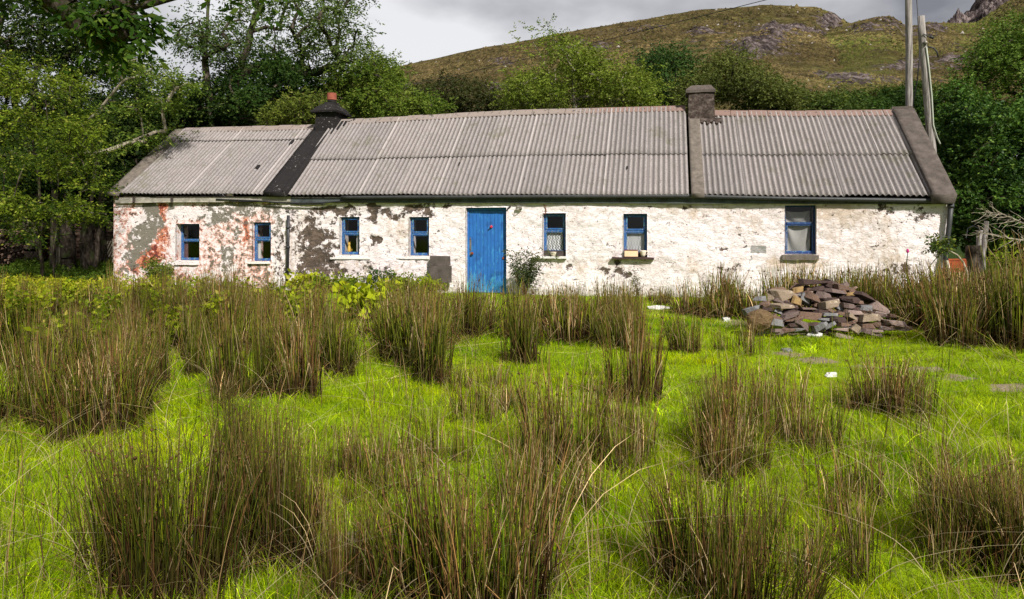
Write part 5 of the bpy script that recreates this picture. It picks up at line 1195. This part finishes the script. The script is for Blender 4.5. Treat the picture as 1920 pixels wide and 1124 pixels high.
X, Y, r_ = blades('g', 5500, 12, 2.4, 11, 0, 0, 0, 1.2); k_ = keep(X, Y) & (pn(X, Y, 1.4, 9) * .9 + pn(X, Y, 3.1, 4) * .5 > r_.uniform(-.1, .6, len(X))) & (X < .62 * Y); X, Y = X[k_], Y[k_]; n = len(X)
tag(make_blades('loose_rush_stems', X, Y, r_, r_.uniform(.25, .72, n), (.0040 + .0003 * Y) * r_.uniform(.7, 1.3, n), .22, rushcol, 6), 'single rush stems thinly scattered between the clumps', 'rushes', kind='stuff')
# leafy ground cover at the left under the trees, and dark herbage behind it
def cover(name, label, N, x0, x1, y0, y1, cols, L, seed, h=.28, cond=None):
    rng = np.random.default_rng(seed); X = rng.uniform(x0, x1, N); Y = rng.uniform(y0, y1, N)
    k = keep(X, Y) & (cond(X, Y) if cond else True); X, Y = X[k], Y[k]; cl = np.stack([X, Y, ground(X, Y) + h * rng.uniform(.4, 1.1, len(X)) * (1 + .5 * pn(X, Y, 1.3))], -1)
    me = foliage(name, cl, np.full(len(cl), .15), 5, 4, L, .55, cols, rng, MT['leaf'], .0, .8)
    return tag(obj(name, me), label, 'ground cover', kind='stuff')
cover('ground_cover', 'yellow-green leafy ground plants left of the cottage corner', 7500, -19, -7.5, 11.8, 18.4, [(.17, .20, .008), (.34, .35, .015), (.42, .36, .06)], .055, 201, .26, cond=lambda X, Y: (X < -11.4 + (18.4 - Y) * .4) | (np.random.default_rng(4).random(len(X)) < .30))
cover('ground_cover', 'dark green herbage under the trees by the dry-stone wall', 4200, -22, -10.8, 18.2, 25, [(.030, .060, .006), (.075, .125, .012), (.13, .18, .03)], .075, 202, .28)
cover('ground_cover', 'rough green herbage behind the right gable', 2600, 9.6, 17, 13.5, 20, [(.045, .070, .010), (.10, .13, .02), (.2, .2, .05)], .07, 203, .38, cond=lambda X, Y: X * CT - (Y - D0) * ST > UR + .2)
# ================================================================ heap of stones
def rock(name, px, py, w, h, Y, colr, rotdeg=0, flat=1.0, seed=0, label=None, group=None, depth=None, cat='stone'):
    rng = np.random.default_rng(seed * 17 + 3); s = Y / F; W_, H_ = w * s / 2, h * s / 2; D_ = depth or max(W_ * .7, H_ * .9)
    a = math.radians(rotdeg); ca, sa = abs(math.cos(a)), abs(math.sin(a))
    bm = bmesh.new()
    if colr == 'moss':
        for i in range(40):
            q = norm(rng.normal(size=3)); bm.verts.new((q[0] * W_ * 1.05, q[1] * D_, q[2] * H_ * 1.05))
    else:                                          # broken slab: one outline, split top and bottom at differing heights
        n = int(rng.integers(5, 8)); an = np.sort(np.arange(n) / n * math.tau + rng.uniform(-.32, .32, n)); tl = rng.normal() * .28; rx_ = rng.uniform(.80, 1.15, n)
        for z in (-1, 1):
            k1 = 1 if z < 0 else rng.uniform(.70, .98); ox = rng.normal() * .10
            for i in range(n):
                bm.verts.new((math.cos(an[i]) * W_ * rx_[i] * k1 + ox * W_, math.sin(an[i]) * D_ * rx_[i] * k1, z * H_ * (.82 + rng.uniform(-.12, .10)) + tl * math.cos(an[i]) * H_ * z))
    bmesh.ops.convex_hull(bm, input=bm.verts[:])
    bmesh.ops.delete(bm, geom=[v for v in bm.verts if not v.link_faces], context='VERTS')
    bmesh.ops.bevel(bm, geom=bm.edges[:], offset=min(W_, H_) * .06, segments=1, affect='EDGES')
    bmesh.ops.triangulate(bm, faces=bm.faces[:]); bmesh.ops.subdivide_edges(bm, edges=bm.edges[:], cuts=3 if colr == 'moss' else 1)
    for v in bm.verts: v.co += mnoise.noise_vector(v.co * 9 + Vector((seed, 0, 0))) * min(W_, H_, D_) * (.22 if colr == 'moss' else .12) + (mnoise.noise_vector(v.co * 30) * .012 if colr == 'moss' else Vector())
    me = bpy.data.meshes.new(name); bm.to_mesh(me); bm.free(); me.materials.append(STN[colr])
    o = bpy.data.objects.new(name, me); p = W(px, py, Y); o.location = p; o.rotation_euler = (rng.uniform(-.15, .15), math.radians(rotdeg), rng.uniform(-.35, .35)); C.objects.link(o)
    tag(o, label, cat, group); return o
R = [(255, 525, 300, 215, 'moss', 0, 'big mossy earth-covered boulder at the left foot of the rock pile'), (490, 240, 200, 165, 'tan', -8, 'large pale tan block high on the left of the rock pile'), (370, 262, 70, 115, 'tan', 0, 'upright tan slab at the left shoulder of the rock pile'),
     (480, 300, 145, 95, 'purple', 20, None), (495, 362, 200, 48, 'tan', 2, 'flat tan slab below the large tan block'), (640, 310, 85, 125, 'ochre', 25, None), (735, 290, 130, 135, 'grey', 30, 'angular grey block in the middle of the rock pile'),
     (820, 270, 135, 100, 'brown', 25, None), (780, 112, 255, 62, 'dark', 2, 'dark slab lying on top of the rock pile'), (950, 125, 110, 85, 'dark', 10, None), (1045, 135, 165, 42, 'purple', 28, None), (1125, 165, 130, 75, 'brown', 5, None),
     (1040, 205, 240, 58, 'purple', 8, 'long purple slab near the top of the rock pile'), (1220, 238, 135, 62, 'ochre', 0, 'yellow lichened stone near the top right of the rock pile'), (930, 255, 160, 80, 'purple', 10, None), (975, 350, 185, 125, 'tan', -12, 'rounded lichened tan stone in the centre of the rock pile'),
     (740, 392, 205, 32, 'purple', 2, None), (785, 465, 235, 118, 'brown', 6, 'wide brown block low in the middle of the rock pile'), (560, 460, 155, 66, 'purple', -18, None), (610, 500, 150, 42, 'brown', -5, None), (440, 420, 105, 70, 'grey', 25, None), (450, 540, 135, 100, 'grey', 10, None),
     (680, 555, 130, 85, 'purple', 25, None), (900, 570, 160, 75, 'grey', -32, None), (1000, 562, 150, 60, 'grey', -30, None), (980, 452, 155, 46, 'grey', 2, None), (1110, 440, 95, 42, 'brown', 8, None), (1100, 392, 110, 62, 'grey', 42, None), (1190, 362, 120, 80, 'purple', 8, None),
     (1240, 430, 175, 72, 'pink', 2, None), (1380, 382, 105, 72, 'grey', 5, None), (1535, 390, 190, 110, 'pink', 28, 'large pink slab leaning on the right slope of the rock pile'), (1400, 485, 230, 112, 'tan', -6, 'large pale tan boulder at the right front of the rock pile'), (1480, 490, 130, 90, 'tan', 20, None),
     (1385, 565, 165, 66, 'brown', -4, None), (1272, 605, 100, 125, 'tan', 40, 'pointed tan stone standing at the front foot of the rock pile'), (1640, 540, 205, 80, 'pink', 8, None), (1775, 585, 150, 66, 'pink', 5, 'last pink slab at the right tip of the rock pile'), (1395, 620, 100, 48, 'purple', 0, None), (1500, 625, 95, 36, 'pink', 0, None),
     (170, 395, 140, 80, 'grey', -30, None), (440, 620, 110, 50, 'purple', 0, None), (1370, 272, 200, 46, 'dark', 30, 'dark slab sliding down the upper right of the rock pile'), (1220, 292, 200, 72, 'dark', 4, None), (1290, 322, 105, 50, 'brown', 4, None), (1120, 675, 155, 36, 'pink', 10, 'pink flake lying in the grass before the rock pile'),
     (655, 190, 95, 80, 'ochre', -10, None), (605, 252, 90, 50, 'pink', 0, None), (250, 285, 110, 70, 'grey', 0, None), (850, 180, 130, 55, 'dark', -5, None), (700, 245, 90, 50, 'grey', 0, None), (560, 415, 120, 45, 'dark', 0, None), (860, 345, 80, 110, 'brown', 10, None), (1080, 505, 150, 55, 'dark', 3, None),
     (1200, 480, 130, 55, 'tan', 30, None), (1560, 455, 130, 60, 'pink', 10, None), (1660, 470, 90, 50, 'brown', 10, None), (620, 560, 110, 60, 'dark', -10, None), (820, 555, 100, 60, 'dark', 0, None), (560, 610, 150, 40, 'brown', -8, None), (1150, 560, 130, 50, 'brown', 0, None), (1120, 610, 120, 50, 'pink', 4, None),
     (330, 400, 100, 60, 'dark', 5, None), (300, 345, 90, 60, 'brown', -20, None), (1480, 560, 90, 55, 'brown', 0, None), (1590, 595, 110, 40, 'purple', 5, None), (420, 185, 160, 50, 'brown', -6, None), (1260, 395, 90, 50, 'dark', 0, None), (900, 420, 120, 50, 'dark', 5, None), (660, 430, 110, 60, 'dark', 20, None), (1010, 290, 150, 50, 'dark', 5, None)]
LB = {'purple': 'purple slate slab in the rock pile', 'brown': 'brown stone wedged in the rock pile', 'grey': 'grey slate in the rock pile', 'dark': 'dark stone in the shaded gaps of the rock pile', 'tan': 'smaller tan stone on the right side of the rock pile', 'pink': 'pinkish flat stone in the lower rock pile', 'ochre': 'orange-brown stone in the upper left of the rock pile'}
for i, (x, y, w, h, c, rd, lab) in enumerate(R):
    px, py = 1380 + x / 5.647, 510 + y / 5.647
    Yd = 10.9 - (py - 520) / 100 * 1.0 + ((i * 37) % 7 - 3) * .02
    rock('stone', px, py, w / 5.647 * (1.1 if c == 'moss' else 1.45), h / 5.647 * (1.15 if c == 'moss' else .80), Yd, c, rd, seed=i, label=lab or LB[c], group=None if lab else c + ' stones of the pile')
rg = np.random.default_rng(9)
for i in range(55):                                  # thin slates filling the face between the larger stones
    t = rg.random() ** .9; px = 1545 + rg.uniform(-140, 140) * (1 - t * .66); py = 626 - t * 92
    rock('stone', px, py, rg.uniform(18, 36), rg.uniform(4, 8), 10.93 - (py - 520) / 100 * 1.0 + rg.uniform(-.03, .10), ['dark', 'brown', 'purple', 'grey', 'brown'][i % 5], rg.uniform(-28, 28), seed=400 + i, label='thin dark slate edge-on between the larger stones of the rock pile', group='thin slates of the pile')
for i in range(60):                                  # the body of the heap behind the front stones
    t = rg.random() ** .8; px = 1545 + rg.uniform(-150, 150) * (1 - t * .62); py = 625 - t * 85
    if py < 560 and abs(px - 1540) > 100: py += 30
    rock('stone', px, py, rg.uniform(16, 34), rg.uniform(9, 18), 11.05 - (py - 520) / 100 * .55 + rg.uniform(-.1, .25), ['dark', 'brown', 'purple', 'dark'][i % 4], rg.uniform(-30, 30), seed=200 + i, label='dark filler stone glimpsed inside the rock pile', group='inner stones of the pile')
def flatstone(px, py, w, h, c, seed, lab, t=.022):
    X, Y, Z = onground(px, py); s = Y / F
    o = rock('flat_stone', px, py, w, t / s * 2, Y, c, 0, seed=seed, label=lab, depth=h * s / 2 * (Y / CAMH) * .8); o.location = (X, Y, Z + .02)
flatstone(1526, 630, 28, 6, 'white', 301, 'white stone lying in the grass before the rock pile'); flatstone(1362, 602, 16, 5, 'white', 302, 'pale round stone left of the rock pile')
flatstone(1333, 594, 26, 9, 'pink', 303, 'pinkish stone furthest left of the rock pile'); flatstone(1430, 628, 24, 6, 'grey', 304, 'grey stone in the grass below the mossy boulder'); flatstone(1560, 707, 28, 4, 'white', 305, 'flat white stone in the open grass'); flatstone(1237, 579, 56, 4, 'white', 306, 'long white slab lying at the back of the field near the wall')
flatstone(1475, 660, 24, 4, 'grey', 307, 'flush grey stone at the near end of the worn track')

# ================================================================ poles and wires
def pole(pts, r0, r1, label):
    P = [Vector(p) for p in pts]; b = P[0].copy(); root = empty('utility_pole', b); tag(root, label, 'pole')
    m = MB(); n = 14; Q = [P[0].lerp(P[-1], i / n) - b for i in range(n + 1)]
    for q in Q[1:-1]: q.x += mnoise.noise(q * .7) * .03
    m.tube(Q, [r0 + (r1 - r0) * i / n for i in range(n + 1)], 14); m.build('shaft', MT['silverwood'], root, True); return root, P
Y1 = 20.5; b1 = W(1706, 430, Y1); b1.z = gz(b1.x, b1.y); t1 = W(1703.5, -70, Y1)
pr, PP = pole([b1, t1], .105, .088, 'straight silvery wooden utility pole rising out of the frame behind the right gable')
Y2 = 17.6; b2 = W(1768, 470, Y2); b2.z = gz(b2.x, b2.y); t2 = W(1726.5, 31, Y2)
pr2, PP2 = pole([b2, t2], .108, .082, 'shorter leaning silvery pole with a sawn top and hanging cable')
def local(root, pts): return [Vector(p) - root.location for p in pts]
MB().tube(local(pr2, [W(1731, 64, Y2 - .1), W(1740, 68, Y2 - .12), W(1748, 71, Y2 - .12)]), .012, 6).build('bracket', MT['black'], pr2)
MB().tube(local(pr2, [W(1744, 69, Y2 - .12), W(1750, 72, Y2 - .12)]), [.04, .03], 8).build('insulator', MT['black'], pr2, True)
MB().tube(local(pr2, [W(1733, 78, Y2 - .11), W(1737, 83, Y2 - .11)]), [.05, .05], 8).build('clamp', MT['brass'], pr2, True)
MB().tube(local(pr2, [W(1738, 88, Y2 - .1), W(1750, 90, Y2 - .12), W(1757, 98, Y2 - .12), W(1759, 108, Y2 - .12)]), .018, 6).build('wire_loop', MT['black'], pr2, True)
MB().tube(local(pr2, [W(1737, 88, Y2 - .11), W(1742, 130, Y2 - .11), W(1747, 180, Y2 - .11), W(1750, 235, Y2 - .11), W(1757, 258, Y2 - .11), W(1763, 270, Y2 - .11)]), .020, 6).build('cable', simple('pale_cable', (.34, .36, .30), .6, .2), pr2, True)
o = MB().tube([W(1717, -60, 20), W(1719, 0, 20), W(1722, 40, 19.5), W(1724, 110, 19.5), W(1720, 150, 19.5), W(1713, 185, 20), W(1711, 215, 20)], .016, 6).build('hanging_wire', MT['black'], None, True)
tag(o, 'thin dark wires hanging between the straight pole and the leaning pole', 'wire')
a, b = W(1703, -68, Y1), W(300, 215, 62); P = []
for i in range(41):
    t = i / 40; q = a.lerp(b, t); q.z -= 3.2 * math.sin(math.pi * t) * .35; P.append(q)
tag(MB().tube(P, .013, 5).build('overhead_wire', MT['black'], None, True), 'overhead wire running down from the straight pole across the sky and hillside', 'wire')

# ================================================================ right-hand clutter
def wood_post(name, pts, r, label, cat='post', mat='silverwood', n=10, rough_=.012):
    P = [Vector(p) for p in pts]; b = P[0].copy(); Q = []
    for u_, w_ in zip(P, P[1:]):
        for i in range(5): Q.append(u_.lerp(w_, i / 5) - b)
    Q.append(P[-1] - b); m = MB(); rr = r if not isinstance(r, tuple) else [r[0] + (r[1] - r[0]) * i / (len(Q) - 1) for i in range(len(Q))]
    m.tube(Q, rr, n); m.rough(rough_, 6); o = m.build(name, MT[mat], None, False, loc=b); tag(o, label, cat); return o
YS = 15.4
def ft(px, Y): p = W(px, 0, Y); p.z = gz(p.x, Y) - .05; return p
wood_post('tree_stump', [ft(1826, YS), W(1825, 461, YS)], (.19, .155), 'thick rough-barked stump with a pale cut top beside the gable', 'stump', 'bark', 16, .02)
wood_post('fence_post', [ft(1836, YS + .3), W(1837, 432, YS + .3)], .06, 'weathered grey post just behind the stump'); wood_post('stake', [ft(1842, YS + .1), W(1843, 478, YS + .1), W(1850, 415, YS + .1)], .05, 'slanting split stake right of the stump')
wood_post('white_rod', [ft(1781, 14.6), W(1780, 520, 14.6), W(1776.5, 489, 14.6)], .026, 'short white rod leaning by the right corner of the cottage', 'rod', 'cream')
p = ft(1797, 15.2); w_ = 17 * 15.2 / F; m = MB(); m.box(-w_, w_, -.02, .02, 0, .74); m.tube([(-w_, 0, .74), (w_, 0, .74)], .03, 8); m.tube([(-w_, 0, 0), (-w_, 0, .76)], .028, 8); m.tube([(w_, 0, 0), (w_, 0, .76)], .028, 8)
o = m.build('rusty_panel', MT['rust'], None, loc=p); o.rotation_euler = (-.08, 0, .1); tag(o, 'rust-red metal sheet panel standing between the white rod and the stump', 'panel')
o = MB().tube([W(1811, 447, YS - .2), W(1815, 428, YS - .1), W(1825, 424, YS), W(1838, 430, YS + .2)], .008, 5).build('wire_hoop', MT['black'], None); tag(o, 'loop of thin fence wire curling above the stump', 'wire')
# bent plant with a leafy head
YB = 14.2; b = ft(1817, YB); root = empty('bent_plant', b); tag(root, 'bare-stemmed plant bent over with a leafy head against the right corner', 'plant')
m = MB(); pts = [b, W(1813, 510, YB), W(1806, 492, YB), W(1794, 478, YB), W(1780, 471, YB), W(1770, 467, YB)]; Q = []
for u_, v_ in zip(pts, pts[1:]):
    for i in range(4): Q.append(u_.lerp(v_, i / 4) - b)
m.tube(Q, [.024 - .010 * i / len(Q) for i in range(len(Q))], 8); m.build('stem', MT['palebark'], root, True)
m = MB(); m.tube(local(root, [W(1768, 468, YB), W(1755, 485, YB), W(1738, 506, YB)]), [.010, .008, .006], 6); m.build('side_stem', MT['bark'], root)
rg2 = np.random.default_rng(31); cl = np.array([W(1748 + rg2.uniform(0, 34), 446 + rg2.uniform(0, 24), YB + rg2.uniform(-.2, .2)) for _ in range(16)])
obj('foliage', foliage('foliage', cl, np.full(16, .09), 10, 3, .07, .55, [(.035, .060, .015), (.090, .125, .030), (.2, .22, .03)], rg2, MT['leaf'], .2, .8, False, tuple(b)), root)
# foxglove / thistle with a magenta head
X, Y = atwall(1700, .9); b = Vector((X, Y, gz(X, Y))); root = empty('thistle', b); tag(root, 'dark thistle stem with a small magenta flower against the white wall', 'plant')
MB().tube([(0, 0, 0), (.02, 0, .4), (.0, 0, .72), (.03, 0, .98)], [.012, .010, .012, .006], 6).build('stem', MT['bark'], root); MB().lathe((.02, 0, .90), [(.012, 0), (.030, .03), (.022, .07), (.004, .09)], 9).build('flower', simple('magenta_flower', (.42, .03, .17), .8, .3, 60), root)
# dead branch at the right edge
for i, (pts, lab) in enumerate([([(1975, 440), (1915, 418), (1880, 402), (1850, 398)], 'pale dead branch with twigs reaching in from the right edge, upper one'), ([(1985, 470), (1925, 452), (1880, 446), (1842, 436)], 'lower grey dead branch running to the fence post')]):
    Yb = 14.6; P = [np.array(W(a_, b_, Yb + k_ * .12)) for k_, (a_, b_) in enumerate(pts)]; rr = np.random.default_rng(90 + i); p0, p1, r0, r1 = [], [], [], []
    for k_ in range(len(P) - 1):
        for q in range(4):
            a_ = P[k_] + (P[k_ + 1] - P[k_]) * q / 4; b_ = P[k_] + (P[k_ + 1] - P[k_]) * (q + 1) / 4; p0.append(a_); p1.append(b_); rad = .028 * (1 - (k_ * 4 + q) / 14); r0.append(rad); r1.append(rad * .93)
            for _ in range(3):
                d = norm(np.array([-1, rr.normal() * .6, rr.uniform(-.9, 1.1)])) ; l_ = rr.uniform(.15, .5); last = b_
                for s_ in range(3):
                    nn = last + d * l_ / 3 + rr.normal(size=3) * .03; p0.append(last); p1.append(nn); r0.append(.009 - s_ * .002); r1.append(.007 - s_ * .002); last = nn
    bb = P[0]; o = obj('dead_branch', tubes('dead_branch', (p0, p1, np.array(r0), np.array(r1)), MT['palebark'], 6, bb), None, tuple(bb)); tag(o, lab, 'branch')

# ================================================================ dry-stone walls at the left and the pole fence
def drywall(label, A, B, h, seed):
    rng = np.random.default_rng(seed); A, B = np.array(A, float), np.array(B, float); L = np.linalg.norm(B - A); d = (B - A) / L; nrm = np.array([d[1], -d[0]]); VV, QQ = [], []; n0 = 0
    z = -.15
    cube = np.array([[x, y, zz] for x in (-1, 1) for y in (-1, 1) for zz in (-1, 1)], float); fq = np.array([(0, 1, 3, 2), (4, 6, 7, 5), (0, 4, 5, 1), (2, 3, 7, 6), (0, 2, 6, 4), (1, 5, 7, 3)])
    while z < h:
        ch = rng.uniform(.07, .16); x = -rng.uniform(0, .3)
        while x < L:
            w = rng.uniform(.14, .42); top = h + .12 * math.sin(x * 1.3 + seed)
            if z < top:
                for side in (0,):
                    c = A + d * (x + w / 2); g = gz(c[0], c[1]); pr = cube * np.array([w / 2 * .96, .24 + rng.uniform(-.03, .04), ch / 2 * .92]) * (1 + rng.normal(size=(8, 3)) * .13)
                    a = rng.normal() * .06; pr = np.stack([pr[:, 0] * math.cos(a) - pr[:, 2] * math.sin(a), pr[:, 1], pr[:, 0] * math.sin(a) + pr[:, 2] * math.cos(a)], -1)
                    P = np.stack([c[0] + d[0] * pr[:, 0] + nrm[0] * pr[:, 1], c[1] + d[1] * pr[:, 0] + nrm[1] * pr[:, 1], g + z + ch / 2 + pr[:, 2]], -1); VV.append(P); QQ.append(fq + n0); n0 += 8
            x += w
        z += ch
    b = np.array([A[0], A[1], 0]); me = npmesh('dry_stone_wall', np.concatenate(VV) - b, np.concatenate(QQ), mat=STN['brown'])
    bv = bmesh.new(); bv.from_mesh(me); bmesh.ops.bevel(bv, geom=bv.edges[:], offset=.012, segments=1, affect='EDGES'); bv.to_mesh(me); bv.free()
    return tag(obj('dry_stone_wall', me, None, tuple(b)), label, 'wall')
drywall('long dark dry-stone wall running back at the left edge of the field', (-15.6, 19.6), (-19.0, 28.5), 1.35, 4)
drywall('far dry-stone wall seen between the dark trunks', (-19.2, 29.0), (-14.2, 27.6), 1.5, 5)
root = empty('pole_fence', (W(205, 480, 24).x, 24, gz(W(205, 480, 24).x, 24))); tag(root, 'small fence of pale slanting poles glimpsed beside the left corner of the cottage', 'fence')
for i in range(9):
    a_ = W(184 + i * 5, 482, 24); b_ = W(198 + i * 5, 452, 24); MB().tube(local(root, [a_, b_]), .022, 6).build('rail', MT['palebark'], root)
for px in (186, 212, 232): MB().tube(local(root, [W(px, 492, 24), W(px, 448, 24)]), .035, 6).build('post', MT['palebark'], root)

# ================================================================ camera, sky and sun
cam = bpy.data.objects.new('camera', bpy.data.cameras.new('camera')); C.objects.link(cam); S.camera = cam
cam.location = (0, 0, CAMH); cam.rotation_euler = (math.radians(90), 0, 0)
cd = cam.data; cd.sensor_width = 36; cd.lens = F / 1920 * 36; cd.shift_y = -(562 - HY) / 1920; cd.clip_end = 5000; cd.clip_start = .05
sd = Vector((.36, -.70, .68)).normalized()
sun = bpy.data.objects.new('sun', bpy.data.lights.new('sun', 'SUN')); C.objects.link(sun); sun.location = (0, 0, 30)
sun.rotation_euler = sd.to_track_quat('Z', 'Y').to_euler(); sun.data.energy = 4.9; sun.data.angle = math.radians(4); sun.data.color = (1, .955, .89)
w = bpy.data.worlds.new('World'); S.world = w; w.use_nodes = True; t = w.node_tree; t.nodes.clear(); L_ = t.links
out = t.nodes.new('ShaderNodeOutputWorld'); tc = t.nodes.new('ShaderNodeTexCoord')
sky = t.nodes.new('ShaderNodeTexSky'); sky.sky_type = 'NISHITA'; sky.sun_disc = False; sky.sun_elevation = math.asin(sd.z); sky.sun_rotation = math.atan2(sd.x, sd.y)
b1_ = t.nodes.new('ShaderNodeBackground'); b1_.inputs[1].default_value = .07; L_.new(sky.outputs[0], b1_.inputs[0])
mp = t.nodes.new('ShaderNodeMapping'); mp.inputs['Scale'].default_value = (1.6, 1.6, 3.6); mp.inputs['Location'].default_value = (.35, .2, .1); L_.new(tc.outputs['Generated'], mp.inputs[0])
nz1 = t.nodes.new('ShaderNodeTexNoise'); nz1.inputs['Scale'].default_value = 2.4; nz1.inputs['Detail'].default_value = 6; nz1.inputs['Roughness'].default_value = .5; L_.new(mp.outputs[0], nz1.inputs[0])
rp = t.nodes.new('ShaderNodeValToRGB'); dp = t.nodes.new('ShaderNodeVectorMath'); dp.operation = 'DOT_PRODUCT'; L_.new(tc.outputs['Generated'], dp.inputs[0]); dp.inputs[1].default_value = Vector((-.24, .94, .22)).normalized()
mr = t.nodes.new('ShaderNodeMapRange'); mr.interpolation_type = 'SMOOTHSTEP'; mr.inputs[1].default_value = .955; mr.inputs[2].default_value = 1.0; mr.inputs[4].default_value = .24; L_.new(dp.outputs['Value'], mr.inputs[0])
ad = t.nodes.new('ShaderNodeMath'); L_.new(nz1.outputs[0], ad.inputs[0]); L_.new(mr.outputs[0], ad.inputs[1]); L_.new(ad.outputs[0], rp.inputs[0]); e = rp.color_ramp.elements; e[0].position = .34; e[0].color = (.29, .285, .31, 1); e[1].position = .78; e[1].color = (1.15, 1.14, 1.15, 1)
b2_ = t.nodes.new('ShaderNodeBackground'); b2_.inputs[1].default_value = .52; L_.new(rp.outputs[0], b2_.inputs[0])
mx = t.nodes.new('ShaderNodeMixShader'); mx.inputs[0].default_value = .88; L_.new(b1_.outputs[0], mx.inputs[1]); L_.new(b2_.outputs[0], mx.inputs[2]); L_.new(mx.outputs[0], out.inputs[0])
S.view_settings.view_transform = 'Standard'; S.view_settings.look = 'None'; S.view_settings.exposure = 0.62; S.view_settings.gamma = 1
S.render.engine = 'CYCLES'
S.cycles.max_bounces = 6; S.cycles.transparent_max_bounces = 8
